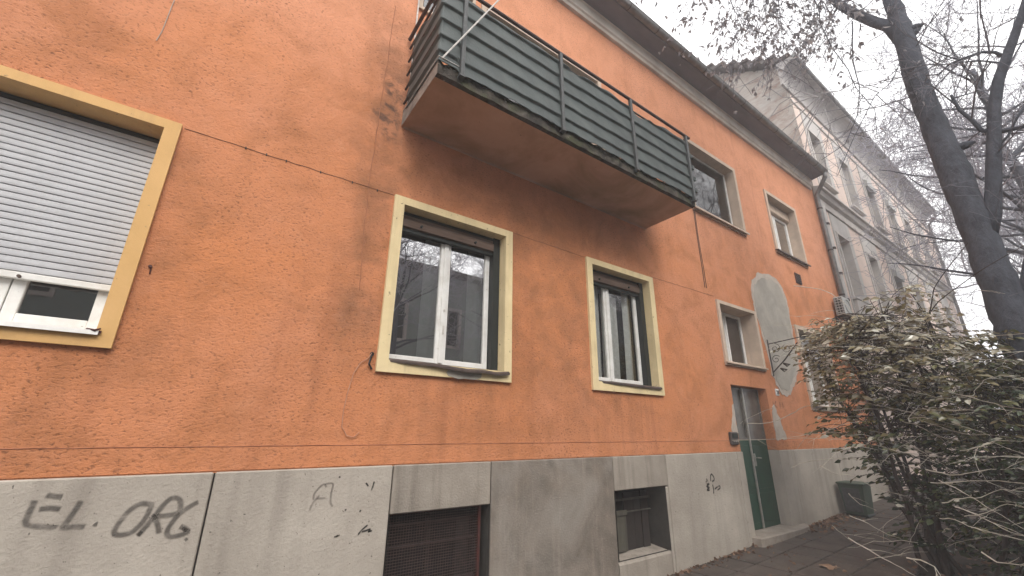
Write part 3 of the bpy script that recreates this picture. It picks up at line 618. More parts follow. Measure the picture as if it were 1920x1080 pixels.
cb = [at(x, y, Y=-0.006) for x, y in ((327, 0), (318, 22), (312, 38), (303, 60), (293, 76))]; MB().tube(cb, 0.003, 4).build('scratch', m_cement2, wall_o)
hp = at(282, 500, Y=0); MB().tube([(hp.x, -.012, hp.z), (hp.x, 0, hp.z)], 0.011, 6).tube([(hp.x+.004, -.004, hp.z), (hp.x+.008, -.004, hp.z-.05)], 0.004, 4).build('rusty_nail', m_rust, wall_o)
MB().box(9.87, 10.15, -0.02, 0.0, 4.72, 4.97, .01).build('vent', m_vent, wall_o)
for i in range(5): MB().box(9.90, 10.12, -0.032, -0.019, 4.745+i*.044, 4.765+i*.044).build('vent_louvre', m_iron, wall_o)
np_ = MB().box(7.93, 8.045, -0.018, 0.001, 2.27, 2.385, .008).build('number_plate', m_plate, wall_o)
fc = bpy.data.curves.new('digits', 'FONT'); fc.body = '28'; fc.size = 0.095; fc.align_x = 'CENTER'; fc.extrude = 0.0015; fc.offset = 0.0015
fo = bpy.data.objects.new('digits', fc); col.objects.link(fo); bpy.context.view_layer.update()
fm = bpy.data.meshes.new_from_object(fo); bpy.data.objects.remove(fo); fm.transform(Matrix.Translation((7.988, -0.0205, 2.292)) @ Matrix.Rotation(R(90), 4, 'X')); fm.materials.append(m_ink)
fo = bpy.data.objects.new('digits', fm); col.objects.link(fo); put(fo, np_)
ic = MB().box(6.22, 6.42, -0.045, 0.0, 1.50, 1.675, .012).build('intercom', m_box, wall_o)
MB().box(6.245, 6.395, -0.052, -0.044, 1.59, 1.655, .003).build('speaker_panel', m_dark, ic)
for i in range(3): MB().tube([(6.27+i*.05, -.044, 1.545), (6.27+i*.05, -.056, 1.545)], 0.011, 8).build('button', m_alu, ic)
# wrought iron lamp bracket
br = MB(); bx, bz = 7.975, 3.16
br.box(bx-.012, bx+.012, -.02, .002, 2.60, 3.24)
br.tube([(bx, -.01, bz), (bx, -.62, bz+.05)], .008, 6); br.tube([(bx, -.01, 2.66), (bx, -.24, 2.86), (bx, -.48, 3.12)], .010, 6)
def spiral(cy, cz, r, turns, sgn, start):
    return [(bx, cy+r*(1-t*.8)*math.cos(start+sgn*t*turns*6.283), cz+r*(1-t*.8)*math.sin(start+sgn*t*turns*6.283)) for t in [i/26 for i in range(27)]]
for (cy_, cz_, r_, s_, a_) in ((-.12, 3.07, .085, 1, 1.6), (-.30, 3.04, .075, -1, 1.2), (-.10, 2.88, .075, -1, 2.6)): br.tube(spiral(cy_, cz_, r_, 1.3, s_, a_), .005, 5)
for (yy, zz) in ((-.2, 2.80), (-.14, 2.72)): br.tube([(bx, yy, zz), (bx+.05, yy-.03, zz-.05), (bx+.02, yy-.09, zz-.03), (bx, yy, zz)], .014, 5)
tag(br.build('lamp_bracket', m_iron, house), 'curled wrought iron bracket on the grey patch')
# downpipe, gutter, eaves and roof
gx1 = 12.22
fz = MB().sweep([(0.004, 7.86), (-0.045, 7.87), (-0.05, 7.93), (-0.075, 7.95), (-0.075, 8.10), (-0.10, 8.125), (0.004, 8.125)], HX0, gx1-.02).build('frieze', m_frieze, house)
MB().sweep([(0.3, 8.128), (-0.105, 8.128), (-0.36, 8.158), (-0.38, 8.20), (-0.38, 8.24), (0.3, 8.24)], HX0, gx1-.02).build('eave', m_eave, house)
gp = [(-0.41+0.062*math.cos(a), 8.225+0.062*math.sin(a)) for a in [math.pi+math.pi*i/8 for i in range(9)]]; gp = gp+[(y*1.0+(0.006 if y < -.41 else -.006), z+.0) for (y, z) in reversed(gp)]
gut = MB(); gprof = [(-0.41+0.066*math.cos(a), 8.228+0.066*math.sin(a)) for a in [math.pi+math.pi*i/10 for i in range(11)]]+[(-0.41+0.060*math.cos(a), 8.228+0.060*math.sin(a)) for a in [2*math.pi-math.pi*i/10 for i in range(11)]]
gut.sweep(gprof, HX0, gx1); gut = gut.build('gutter', m_zinc, house)
MB().tube([(HX0, -.475, 8.232), (gx1, -.475, 8.232)], .011, 6).build('gutter_bead', m_zinc, gut)
x = HX0+.3
while x < gx1:
    MB().tube([(x, -.41+.069*math.cos(a), 8.228+.069*math.sin(a)) for a in [math.pi*0.98+math.pi*1.04*i/8 for i in range(9)]], .006, 4).build('gutter_bracket', m_iron, gut); x += 0.72
roof = MB(); n = 22
roof.sweep([(-0.42, 8.262), (-0.41, 8.29), (4.5, 11.62), (9.4, 8.30), (9.4, 8.25), (4.5, 11.56)], HX0-.1, gx1)
roof_o = roof.build('roof', m_tile, house)
dp = MB(); dp.tube([(12.16, -.41, 8.17), (12.17, -.40, 8.06), (12.25, -.22, 7.86), (12.30, -.085, 7.70), (12.30, -.085, 7.4), (12.30, -.085, 0.4)], .052, 10)
dp = dp.build('downpipe', m_zinc, house, smooth=True)
for z in (7.3, 6.1, 4.9, 3.3, 1.7): MB().tube([(12.30, -.085, z-.02), (12.30, -.085, z+.02)], .061, 10).build('pipe_clamp', m_iron, dp)

# balcony
BX0, BX1, BY, BZ0, BZ1 = 1.05, 4.785, -0.806, 4.484, 4.655
bal = MB(); rr = random.Random(21)
NX, NY = 60, 10
bal.quad((BX0, 0, BZ0), (BX1, 0, BZ0), (BX1, BY+.05, BZ0), (BX0, BY+.05, BZ0))
bal = tag(bal.build('balcony', m_soffit, house), 'cantilevered balcony with pinkish soffit and grey-green screen')
fe = MB(); prof_n = 5      # crumbling front edge
for i in range(NX+1):
    x = BX0+(BX1-BX0)*i/NX; c = (0.0 if i in (0, NX) else 1.0)
    top = BZ1-0.005-c*min(.022, max(0, rr.gauss(.010, .012))); dy = c*rr.uniform(0, .022)
    fe.v += [(x, BY+.05, BZ0-.0005), (x, BY+.004+dy*.3, BZ0+.004+c*rr.uniform(0, .010)), (x, BY+dy, BZ0+.05), (x, BY+dy*.8+c*rr.uniform(0, .012), BZ0+.11), (x, BY+.006+dy, top), (x, BY+.10, BZ1)]
for i in range(NX):
    for k in range(5): a = i*6+k; fe.f.append((a, a+1, a+7, a+6))
fe.build('front_edge', m_slab, bal)
MB().quad((BX0, BY+.006, BZ0+.002), (BX0, 0, BZ0+.002), (BX0, 0, BZ1), (BX0, BY+.006, BZ1)).build('side_edge', m_slabside, bal)
MB().quad((BX1, BY+.006, BZ0+.002), (BX1, 0, BZ0+.002), (BX1, 0, BZ1), (BX1, BY+.006, BZ1)).build('side_edge', m_slabside, bal)
MB().quad((BX0, 0, BZ1), (BX1, 0, BZ1), (BX1, BY+.1, BZ1), (BX0, BY+.1, BZ1)).build('deck', m_slab, bal)
MB().box(BX0-.006, 1.24, BY-.012, BY+.03, BZ1+.0005, BZ1+.005).box(BX0-.006, BX0+.03, BY+.03, -.01, BZ1+.0005, BZ1+.005).build('edge_flashing', m_palemetal, bal)
MB().tube([(BX0+.02, -.004, BZ0-.004), (2.2, -.004, BZ0-.006), (3.4, -.004, BZ0-.003), (BX1, -.004, BZ0-.004)], .012, 5).build('soffit_fillet', m_soffit, bal)
posts = (1.262, 2.434, 3.583, 4.742); ZR = 5.575; YP = BY-.022
for x in posts:
    MB().box(x-.019, x+.019, YP-.019, YP+.019, BZ0+.075, ZR-.004, .004).box(x-.026, x+.026, YP-.024, YP+.03, BZ0+.055, BZ0+.075).build('post', m_rail, bal)
MB().tube([(BX0-.02, YP, ZR), (2.4, YP, ZR-.004), (BX1+.05, YP, ZR)], .019, 8).build('handrail', m_railred, bal)
RZ = (4.74, 4.92, 5.10, 5.28, 5.46)
for z in RZ:
    MB().tube([(BX0-.005, YP+.035, z), (BX1+.06, YP+.035, z)], .0115, 6).build('rail', m_rail, bal)
    MB().tube([(BX0-.005, YP+.04, z), (BX0-.005, -.02, z)], .0115, 6).build('side_rail', m_railred, bal)
    MB().tube([(BX1+.02, YP+.04, z), (BX1+.02, -.02, z)], .0115, 6).build('side_rail', m_rail, bal)
MB().tube([(BX0-.02, YP, ZR), (BX0-.02, -.02, ZR)], .019, 8).build('side_handrail', m_railred, bal)
MB().tube([(BX1+.03, YP, ZR), (BX1+.03, -.02, ZR)], .019, 8).build('side_handrail', m_railred, bal)
# cloth screen: pinned over the rails, dished between them, ragged along its top and bottom
path = [(BX0+.012, -0.12), (BX0+.012, YP+.02)]; seg = []
for i in range(9): seg.append((BX0+.012, -0.10+(YP+.012+0.10)*i/8, -1, 0))
for i in range(100): t = i/99; seg.append((BX0+.012+(BX1+.03-BX0-.012)*t, YP+.012, 0, -1))
NZ = 110; sh = MB(); rr = random.Random(4); und = [rr.uniform(0, 6.28) for _ in range(6)]
for (x, y, nx, ny) in seg:
    s_ = x*1.0-y
    top = 5.475+.028*math.sin(s_*2.1+und[0])+.02*math.sin(s_*6.3+und[1])+.012*math.sin(s_*17+und[2])
    if 1.9 < x < 2.9: top -= .05*math.sin((x-1.9)*math.pi)
    bot = 4.596+.010*math.sin(s_*5+und[3])+.007*math.sin(s_*17+und[4])+.004*math.sin(s_*41) if (ny and x > 1.22) else 4.618
    for k in range(NZ+1):
        z = bot+(top-bot)*k/NZ
        f = ((z-RZ[0]+.02)/.18) % 1.0                 # 0 just under a rail
        out = .024*(1-f)**1.15*min(1, f/.05)          # each width of cloth laps out over the rail and falls back above it
        out += .004*math.sin(s_*3+z*7+und[5])+.002*math.sin(s_*19+z*23)
        sh.v.append((x+nx*(out+.006), y+ny*(out-.012), z))
for i in range(len(seg)-1):
    for k in range(NZ): a = i*(NZ+1)+k; sh.f.append((a, a+NZ+1, a+NZ+2, a+1))
so_ = tag(sh.build('screen_cloth', m_sheet, bal, smooth=True), 'grey-green cloth screen tied along the balcony rails')
sm = so_.modifiers.new('s', 'SOLIDIFY'); sm.thickness = .003
for i, z in enumerate(RZ[:4]): MB().box(BX1+.035, BX1+.075, YP+.0, YP+.16, z-.03, z+.035, .006).build('cloth_flap', m_sheet, bal)
MB().tube([at(829, 109, Y=YP-.045), at(880, 57, Y=YP-.05), at(935, 0, Y=YP-.055), at(975, -41, Y=YP-.06)], .0075, 6).build('leaning_rod', m_palemetal, bal)
MB().tube([(BX0+.025, -.05, BZ1+.0), (BX0+.02, -.05, 6.6)], .009, 6).build('upright_rod', m_palemetal, bal)

# writing on the plinth
def ribbon(strokes, wid, y, name, mat, lab, spread=1.0):
    mb = MB()
    for st_ in strokes:
        pts, ww = (st_, wid) if not isinstance(st_[1], float) else (st_[0], st_[1])
        P = [at(px, py, Y=y) for px, py in pts]; Q = []
        for i in range(len(P)-1):
            for t in range(4):
                p0 = P[max(i-1, 0)]; p1 = P[i]; p2 = P[i+1]; p3 = P[min(i+2, len(P)-1)]; u = t/4
                Q.append(0.5*((2*p1)+(p2-p0)*u+(2*p0-5*p1+4*p2-p3)*u*u+(3*p1-p0-3*p2+p3)*u**3))
        Q.append(P[-1]); n0 = len(mb.v)
        for i, q in enumerate(Q):
            d = (Q[min(i+1, len(Q)-1)]-Q[max(i-1, 0)]); d = d.normalized() if d.length > 1e-7 else Vector((1, 0, 0)); nrm = Vector((-d.z, 0, d.x))
            e = 0.25 if i in (0, len(Q)-1) else 1.0
            for k, off in enumerate((-1, -.4, .4, 1)):
                v = q+nrm*off*ww; mb.v.append((v.x, y, v.z)); mb.a.append((0, 1, 1, 0)[k]*e)
        for i in range(len(Q)-1):
            for k in range(3): a = n0+i*4+k; mb.f.append((a, a+4, a+5, a+1))
    return tag(mb.build(name, mat, wall_o, attr='core'), lab)
yg = -0.0345
EL = [[(66, 937), (58, 955), (49, 975), (52, 984), (75, 987), (100, 988), (104, 984)], [(86, 928), (105, 931), (118, 931)], [(72, 955), (95, 953), (114, 955)],
      [(153, 938), (140, 958), (121, 984), (118, 989), (140, 988), (160, 988)], ([(177, 981), (180, 983), (183, 983)], .016),
      [(282, 945), (262, 945), (240, 960), (222, 982), (214, 999), (226, 1003), (248, 997), (268, 978), (281, 955), (286, 940)],
      [(258, 1005), (268, 994), (290, 968), (305, 948), (322, 934), (336, 936), (339, 950), (332, 962), (310, 967), (290, 968)], ([(257, 1006), (267, 995)], .013), ([(286, 970), (291, 964)], .014),
      [(290, 970), (296, 985), (298, 1001)], [(373, 941), (355, 950), (335, 965), (320, 983), (313, 998), (318, 1006), (335, 1004), (352, 997), (345, 990), (337, 987)], ([(340, 989), (352, 996)], .012), ([(346, 1014), (352, 1009)], .012)]
ribbon(EL, 0.0175, yg, 'graffiti', m_graf, 'smudged spray-painted letters EL. ORG. on the grey plinth')
ribbon([[(588, 938), (590, 925), (606, 908), (612, 914)], [(608, 908), (624, 907), (621, 925), (620, 942), (624, 950)], [(580, 958), (586, 944), (600, 928)], [(590, 935), (612, 934)]], 0.009, yg, 'graffiti', m_graf3, 'faint washed-out scrawl left of the basement grille')
ribbon([[(636, 893), (638, 896)], [(702, 902), (699, 912), (696, 920)], [(686, 905), (691, 912)], [(690, 998), (694, 992), (686, 995), (678, 997)], [(671, 1003), (678, 994), (690, 984)], [(626, 1007), (633, 1005), (637, 1003)], [(674, 960), (677, 956)], [(646, 957), (650, 955)], [(630, 1007), (634, 1003)], [(690, 997), (698, 995)]], 0.0075, yg, 'paint_splash', m_graf2, None)['kind'] = 'stuff'
ribbon([[(1333, 903), (1332, 894), (1334, 889), (1338, 894), (1339, 900), (1335, 903)], [(1324, 897), (1326, 901), (1323, 904)], [(1325, 908), (1330, 907), (1325, 912), (1330, 914), (1326, 919), (1331, 919)], [(1336, 908), (1338, 918), (1338, 926)], [(1340, 917), (1344, 914), (1349, 911), (1350, 915), (1345, 919)]], 0.013, yg, 'graffiti', m_graf2, 'small black scribbled tag beside the door')
ribbon([[(1449, 752), (1451, 765)], [(1455, 752), (1453, 759), (1458, 765)], [(1462, 753), (1463, 766)], [(1467, 754), (1469, 766)]], 0.02, -0.003, 'faded_marks', m_graf3, None)

# ------------------------------------------------------------------ the grey neighbour
nb = thing('grey_apartment_building', (20, 0, 0.6), 'tall grey and pink plastered apartment building beyond the orange house', 'building')
NX0, NX1, NTOP = 12.50, 27.9, 11.5
r2w = [13.36+2.345*i for i in range(6)]; r3w = [13.22+2.345*i for i in range(6)]
nop = [(x, x+.86, 5.10, 6.90) for x in r2w]+[(x, x+.86, 8.55, 10.33) for x in r3w]+[(x, x+.86, 1.7, 3.5) for x in r2w[1:]]
xs = sorted({NX0, NX1} | {v for o in nop for v in o[:2]}); zs = sorted({-.3, NTOP} | {v for o in nop for v in o[2:]})
nw = MB()
for i in range(len(xs)-1):
    for k in range(len(zs)-1):
        cx, cz = (xs[i]+xs[i+1])/2, (zs[k]+zs[k+1])/2
        if any(o[0] < cx < o[1] and o[2] < cz < o[3] for o in nop): continue
        nw.quad((xs[i], 0, zs[k]), (xs[i+1], 0, zs[k]), (xs[i+1], 0, zs[k+1]), (xs[i], 0, zs[k+1]))
nw.quad((NX1, 0, -.3), (NX1, 10, -.3), (NX1, 10, NTOP), (NX1, 0, NTOP))
nw = nw.build('wall', m_npink, nb)
fw = MB().quad((NX0, 0, -.3), (NX0, 10, -.3), (NX0, 10, 13.2), (NX0, 0, 11.55)); fw.v[2] = (NX0, 10, 12.2)
fw.f = []; fw.v = [(NX0, 0, -.3), (NX0, 10, -.3), (NX0, 10, 12.3), (NX0, 5, 15.9), (NX0, -.02, 12.25)]; fw.f = [(0, 1, 2, 3, 4)]
tag(fw.build('firewall', m_fire, nb), 'bare patchy gable wall above the orange roof')
for x in r2w: MB().box(x-.18, x+1.22, -.022, .002, 3.9, 5.10).box(x-.18, x-.002, -.022, .002, 5.102, 6.9).box(x+.862, x+1.22, -.022, .002, 5.102, 6.9).box(x-.18, x+1.22, -.022, .002, 6.902, 7.5).build('lesene', m_ngrey, nb)
for x in r3w: MB().box(x-.18, x+1.22, -.022, .002, 8.15, 8.548).box(x-.18, x-.002, -.022, .002, 8.55, 10.33).box(x+.862, x+1.22, -.022, .002, 8.55, 10.33).box(x-.18, x+1.22, -.022, .002, 10.332, 10.95).build('lesene', m_ngrey, nb)
MB().box(NX0-.01, NX0+.42, -.03, .002, .5, 7.5).build('corner_lesene', m_ngrey, nb)
MB().sweep([(.002, 7.52), (-.05, 7.53), (-.06, 7.62), (-.02, 7.66), (-.02, 7.80), (-.10, 7.84), (-.14, 7.95), (-.20, 7.97), (-.20, 8.03), (.002, 8.10)], NX0-.02, NX1).build('string_course', m_ntrim, nb)
MB().sweep([(.002, 10.98), (-.035, 11.0), (-.035, 11.08), (.002, 11.10)], NX0, NX1).build('string_moulding', m_ntrim, nb)
cov = [(.002, 11.33), (-.05, 11.35), (-.05, 11.42)]+[(-.05-.36*(1-math.cos(a)), 11.42+.55*math.sin(a)) for a in [math.pi/2*i/8 for i in range(1, 9)]]+[(-.44, 11.98), (-.44, 12.08), (.002, 12.12)]
MB().sweep(cov, NX0-.5, NX1-.4).build('cornice', m_ncove, nb)
MB().tube([(NX0-.5, -.46, 12.08), (NX1-.35, -.46, 12.08)], .07, 8).build('gutter', m_zinc, nb)
MB().sweep([(-.5, 12.12), (5, 15.95), (10.3, 12.3), (10.3, 12.2), (5, 15.8), (-.5, 12.03)], NX0-.34, NX1).build('roof', m_tile, nb)
rt = None
for i in range(15):
    y = -.35+i*.36; z = 12.16+(y+.5)*.696
    o = MB().box(NX0-.42, NX0+.1, y, y+.40, z, z+.09+random.uniform(-.01, .02), .01).build('verge_tile', m_tile, nb)
MB().tube([(NX1-.36, -.45, 12.02), (NX1-.36, -.42, 11.8), (NX1-.28, -.10, 11.5), (NX1-.28, -.10, .6)], .06, 8).build('downpipe', m_zinc, nb, smooth=True)
MB().tube([(NX0-.0, -.09, 7.45), (NX0-.0, -.09, .4)], .055, 8).build('downpipe', m_ngrey, nb, smooth=True)
for z in (6.9, 6.2, 5.5, 4.8): MB().tube([(NX0, -.09, z-.03), (NX0, -.09, z+.03)], .066, 8).build('pipe_clamp', m_iron, nb)
def nwin(x, z0, z1, hood, apron):
    w_ = MB().ring(x-.06, x+.92, z0-.06, z1+.06, x, x+.86, z0, z1, -.045, -.02, .22).build('window', m_ntrim, nb)
    zt_ = z1-.55
    sash_bars(w_, x+.01, x+.43, z0+.01, zt_, .16, .06); sash_bars(w_, x+.43, x+.85, z0+.01, zt_, .16, .06); sash_bars(w_, x+.01, x+.85, zt_+.01, z1-.01, .16, .06)
    pane(w_, x+.06, x+.8, z0+.06, z1-.05, .19, m_glass2); room(w_, x, x+.86, z0, z1, .24, .8)
    MB().box(x-.12, x+.98, -.13, -.001, z0-.12, z0-.062, .006).build('sill', m_ntrim, w_)
    if hood: MB().sweep([(.1, z1-.22), (-.12, z1-.24), (-.14, z1-.05), (-.08, z1+.03), (.1, z1+.03)], x-.05, x+.91).build('shutter_hood', m_acwhite, w_)
    if apron: MB().sweep([(-.024, z0-.75), (-.07, z0-.70), (-.11, z0-.13), (-.024, z0-.125)], x-.08, x+.94).build('apron', m_ntrim, w_)
for i, x in enumerate(r2w): nwin(x, 5.10, 6.90, i == 2, i == 0)
for i, x in enumerate(r3w): nwin(x, 8.55, 10.33, i in (2, 3), False)
for i, x in enumerate(r2w[1:]): nwin(x, 1.7, 3.5, False, False)
halo_tw = thing('haloed_twigs', (12.4, .6, 8.0), 'tree twigs with their bright halo painted in, before the bare gable wall', 'creeper')  # tree twigs, no creeper grows here; placed close before the gable
for pl in ([(1535, 178), (1500, 190), (1450, 215), (1400, 255), (1368, 285)], [(1530, 185), (1480, 235), (1430, 275), (1385, 320)], [(1530, 180), (1470, 180), (1420, 150), (1375, 165), (1350, 190)], [(1540, 180), (1500, 240), (1470, 300), (1440, 330)], [(1545, 185), (1520, 240), (1505, 300), (1500, 350)],
           [(1540, 175), (1575, 170), (1610, 155)], [(1538, 190), (1520, 215), (1480, 290), (1465, 320)], [(1500, 110), (1440, 135), (1395, 165), (1370, 190)], [(1545, 200), (1560, 250), (1590, 290)], [(1480, 305), (1430, 265), (1400, 275)], [(1535, 182), (1500, 170), (1460, 195), (1430, 240), (1415, 262)]):
    P = [at(x, y, X=12.34) for x, y in pl]; MB().tube([P[0]]+[p+Vector((0, random.gauss(0, .04), random.gauss(0, .04))) for p in P[1:]], [.016-.002*i for i in range(len(P))], 5).build('bare_shoot', m_shoot, halo_tw)
# outdoor air units by the downpipe
for k, (zz, nm) in enumerate(((4.28, 'upper of two wall-mounted air conditioning units by the downpipe'), (3.20, 'lower of two wall-mounted air conditioning units, half hidden by the shrub'))):
    u = thing('air_conditioner', (11.75, -.2, zz), nm, 'air conditioner', 'outdoor units by the downpipe')
    x0, x1, y0, y1 = 11.68, 12.12, -.235, -.05
    MB().box(x0, x1, y0, y1, zz, zz+.44, .012).build('casing', m_acwhite, u)
    MB().box(x0-.006, x0+.001, y0+.02, y1-.02, zz+.03, zz+.41).build('coil', m_dark, u)
    for i in range(6): MB().box(x0-.016, x0-.007, y0+.015, y1-.015, zz+.045+i*.062, zz+.062+i*.062).build('grille_bar', m_acgrid, u)
    for i in range(3): MB().box(x0-.022, x0-.015, y0+.03+i*.055, y0+.042+i*.055, zz+.03, zz+.41).build('grille_bar', m_acgrid, u)
    MB().tube([(x0+.33, y0-.004+0*math.cos(a), zz+.25)for a in (0, 1)], .01, 4)
    MB().tube([(x0+.23+.16*math.cos(a), y0-.006, zz+.22+.16*math.sin(a)) for a in [6.2832*i/24 for i in range(25)]], .008, 4).build('fan_guard', m_acgrid, u)
    MB().box(x0+.05, x0+.08, y0, 0.0, zz-.03, zz-.002).box(x1-.08, x1-.05, y0, 0.0, zz-.03, zz-.002).build('bracket', m_iron, u)

# ------------------------------------------------------------------ the house across the street (seen mirrored in the panes)
op_ = thing('grey_green_house', (8, -12, 0.3), 'grey-green house across the street, seen mirrored in the window panes', 'house')
OY = -12.0; ow = [(-7.4+2.45*i) for i in range(15)]
oo = [(x, x+1.0, 5.05, 6.55) for x in ow]+[(x, x+1.0, 1.9, 3.4) for x in ow]
xs = sorted({-10, 30} | {v for o in oo for v in o[:2]}); zs = sorted({-.5, 8.0} | {v for o in oo for v in o[2:]}); mb = MB()
for i in range(len(xs)-1):
    for k in range(len(zs)-1):
        cx, cz = (xs[i]+xs[i+1])/2, (zs[k]+zs[k+1])/2
        if any(o[0] < cx < o[1] and o[2] < cz < o[3] for o in oo): continue
        mb.quad((xs[i], OY, zs[k]), (xs[i+1], OY, zs[k]), (xs[i+1], OY, zs[k+1]), (xs[i], OY, zs[k+1]))
for x in (-10, 30): mb.quad((x, OY, -.5), (x, OY-9, -.5), (x, OY-9, 8), (x, OY, 8))
mb.quad((-10, OY-9, -.5), (30, OY-9, -.5), (30, OY-9, 8), (-10, OY-9, 8)); mb.build('wall', m_opp, op_)
MB().sweep([(OY+.5, 8.0), (OY+.5, 8.16), (OY-4.5, 9.1), (OY-9.5, 8.1), (OY-9.5, 8.0)], -10.3, 30.3).build('roof', m_tile, op_)
for (x0, x1, z0, z1) in oo:
    f = MB()
    for (a, b_, c, d) in ((x0-.12, x0, z0-.12, z1+.12), (x1, x1+.12, z0-.12, z1+.12), (x0, x1, z1, z1+.12), (x0, x1, z0-.12, z0)): f.box(a, b_, OY-.15, OY+.03, c, d)
    f.box((x0+x1)/2-.04, (x0+x1)/2+.04, OY-.12, OY-.08, z0, z1)
    f = f.build('window', m_ntrim, op_); MB().quad((x0, OY-.11, z0), (x1, OY-.11, z0), (x1, OY-.11, z1), (x0, OY-.11, z1)).build('pane', m_dark, f)

# ------------------------------------------------------------------ green bin
bn = thing('green_bin', (9.6, -.3, gz(9.6)), 'small green bin standing against the plinth behind the shrub', 'bin')
b_ = MB(); n0 = 0
for (z, s) in ((0.03, .82), (.50, 1.0)):
    for (x, y) in ((-.2, -.18), (.2, -.18), (.2, .18), (-.2, .18)): b_.v.append((9.62+x*s, -.28+y*s, gz(9.6)+.02+z))
b_.f = [(0, 1, 5, 4), (1, 2, 6, 5), (2, 3, 7, 6), (3, 0, 4, 7), (3, 2, 1, 0)]
b_.build('body', m_bin, bn)
MB().box(9.40, 9.84, -.48, -.08, gz(9.6)+.52, gz(9.6)+.55, .01).build('lid', m_bin, bn)
MB().box(9.45, 9.80, -.44, -.12, gz(9.6)+.0, gz(9.6)+.06, .01).build('base', m_dark, bn)
MB().box(9.397, 9.41, -.40, -.16, gz(9.6)+.10, gz(9.6)+.46, .004).build('side_panel', m_rail, bn)

# ------------------------------------------------------------------ trees
def rnd_perp(d, rr):
    v = Vector((rr.gauss(0, 1), rr.gauss(0, 1), rr.gauss(0, 1))); v = v-d*v.dot(d)
    return v.normalized() if v.length > 1e-6 else d.orthogonal().normalized()
def grow(mbs, start, d, length, r, level, maxl, rr, trop=0.05, leaves=None, spread=0.75, kids=(4, 7), rmin=.0028, wig=.16):
    n = max(4, int(length/0.16)) if level < maxl else max(3, int(length/0.12)); n = min(n, 12)
    pts = [Vector(start)]; rad = [r]; dd = Vector(d).normalized(); st_ = length/n
    for i in range(n):
        dd = (dd+rnd_perp(dd, rr)*rr.uniform(0, wig)+Vector((0, 0, trop))).normalized()
        pts.append(pts[-1]+dd*st_); rad.append(max(rmin, r*(1-.78*(i+1)/n)))
    mbs[min(level, len(mbs)-1)].tube(pts, rad, 5 if r > .02 else (4 if r > .008 else 3), False)
    if level < maxl:
        for _ in range(rr.randint(*kids)):
            t = rr.uniform(.22, 1.0); i = min(n-1, int(t*n)); p = pts[i].lerp(pts[i+1], t*n-i)
            ax = (pts[i+1]-pts[i]).normalized(); cd_ = (ax*(1-spread*rr.uniform(.5, 1.0))+rnd_perp(ax, rr)*spread*rr.uniform(.6, 1.1)).normalized()
            grow(mbs, p, cd_, length*rr.uniform(.38, .68), max(rmin, rad[i]*.55), level+1, maxl, rr, trop, leaves, spread, kids, rmin, wig)
    elif leaves is not None and rr.random() < leaves[1]:
        for _ in range(rr.randint(*leaves[2])):
            p = pts[-1-rr.randint(0, min(3, n-1))]; leaf(leaves[0], p, Vector((rr.gauss(0, .6), rr.gauss(0, .6), -1)), rr.uniform(*leaves[3]), rr.uniform(.3, .5), rr.random(), rr)
def leaf(mb, p, d, l, wr, tone, rr, fold=.25):
    d = Vector(d).normalized(); s = rnd_perp(d, rr); nrm = d.cross(s); w_ = l*wr*.5; n = len(mb.v)
    a = Vector(p); m1 = a+d*l*.35; m2 = a+d*l*.72-nrm*l*.06; tip = a+d*l-nrm*l*.16
    for q in (a, m1+s*w_+nrm*w_*fold, m1, m1-s*w_+nrm*w_*fold, m2+s*w_*.72+nrm*w_*fold*.6-nrm*l*.02, m2, m2-s*w_*.72+nrm*w_*fold*.6-nrm*l*.02, tip): mb.v.append((q.x, q.y, q.z)); mb.a.append(tone)
    mb.f += [(n, n+2, n+1), (n, n+3, n+2), (n+1, n+2, n+5, n+4), (n+2, n+3, n+6, n+5), (n+4, n+5, n+7), (n+5, n+6, n+7)]

TX = 7.35
def tp(px, py, X=TX): return at(px, py, X=X)
tree = thing('street_tree', (TX, -2.93, gz(TX)), 'tall dark-trunked street tree rising behind the shrub, nearest the camera', 'tree', 'bare trees along the street')
rr = random.Random(17)
b0 = tp(1915, 640)
tr = [Vector((b0.x+.05, b0.y-.02, gz(TX)-.1)), Vector((b0.x+.03, b0.y-.01, 1.2)), b0]+[tp(x, y) for x, y in ((1882, 555), (1848, 470), (1818, 395), (1790, 325), (1762, 262), (1735, 195), (1712, 130), (1692, 62), (1676, 10))]
last = tr[-1]; tr += [last+Vector((-.03, .02, .6)), last+Vector((-.1, .08, 1.3)), last+Vector((-.1, .15, 2.2)), last+Vector((-.2, .2, 3.2))]
rad = [.25, .205, .178, .165, .155, .148, .158, .140, .132, .128, .118, .10, .09, .07, .05, .02]
tk = MB(); T2 = []; R2 = []
for i in range(len(tr)-1):
    for t in range(5):
        u = t/5; T2.append(tr[i].lerp(tr[i+1], u)+Vector((rr.gauss(0, .006), rr.gauss(0, .006), 0))); R2.append((rad[i]*(1-u)+rad[i+1]*u)*(1+rr.gauss(0, .025)))
tk.tube(T2, R2, 16)
for (px, py, dx) in ((1727, 47, .3), (1722, 55, .2), (1822, 268, .3), (1765, 300, -.25)): # knots
    c = tp(px, py); s0 = min(T2, key=lambda q: (q-c).length); tk.tube([s0, s0.lerp(c, .8), c+(c-s0)*.15], [.07, .05, .015], 7)
tk.build('trunk', m_bark, tree, smooth=True)
LB = [MB(), MB(), MB(), MB(), MB()]; LV = MB(); dry = (LV, .55, (5, 10), (.05, .10))
def limb(path, r0, r1, name='limb', sides=9):
    mb = MB(); mb.tube(path, [r0+(r1-r0)*i/(len(path)-1) for i in range(len(path))], sides); mb.build(name, m_bark, tree, smooth=True); return path
TW = [MB(), MB()]
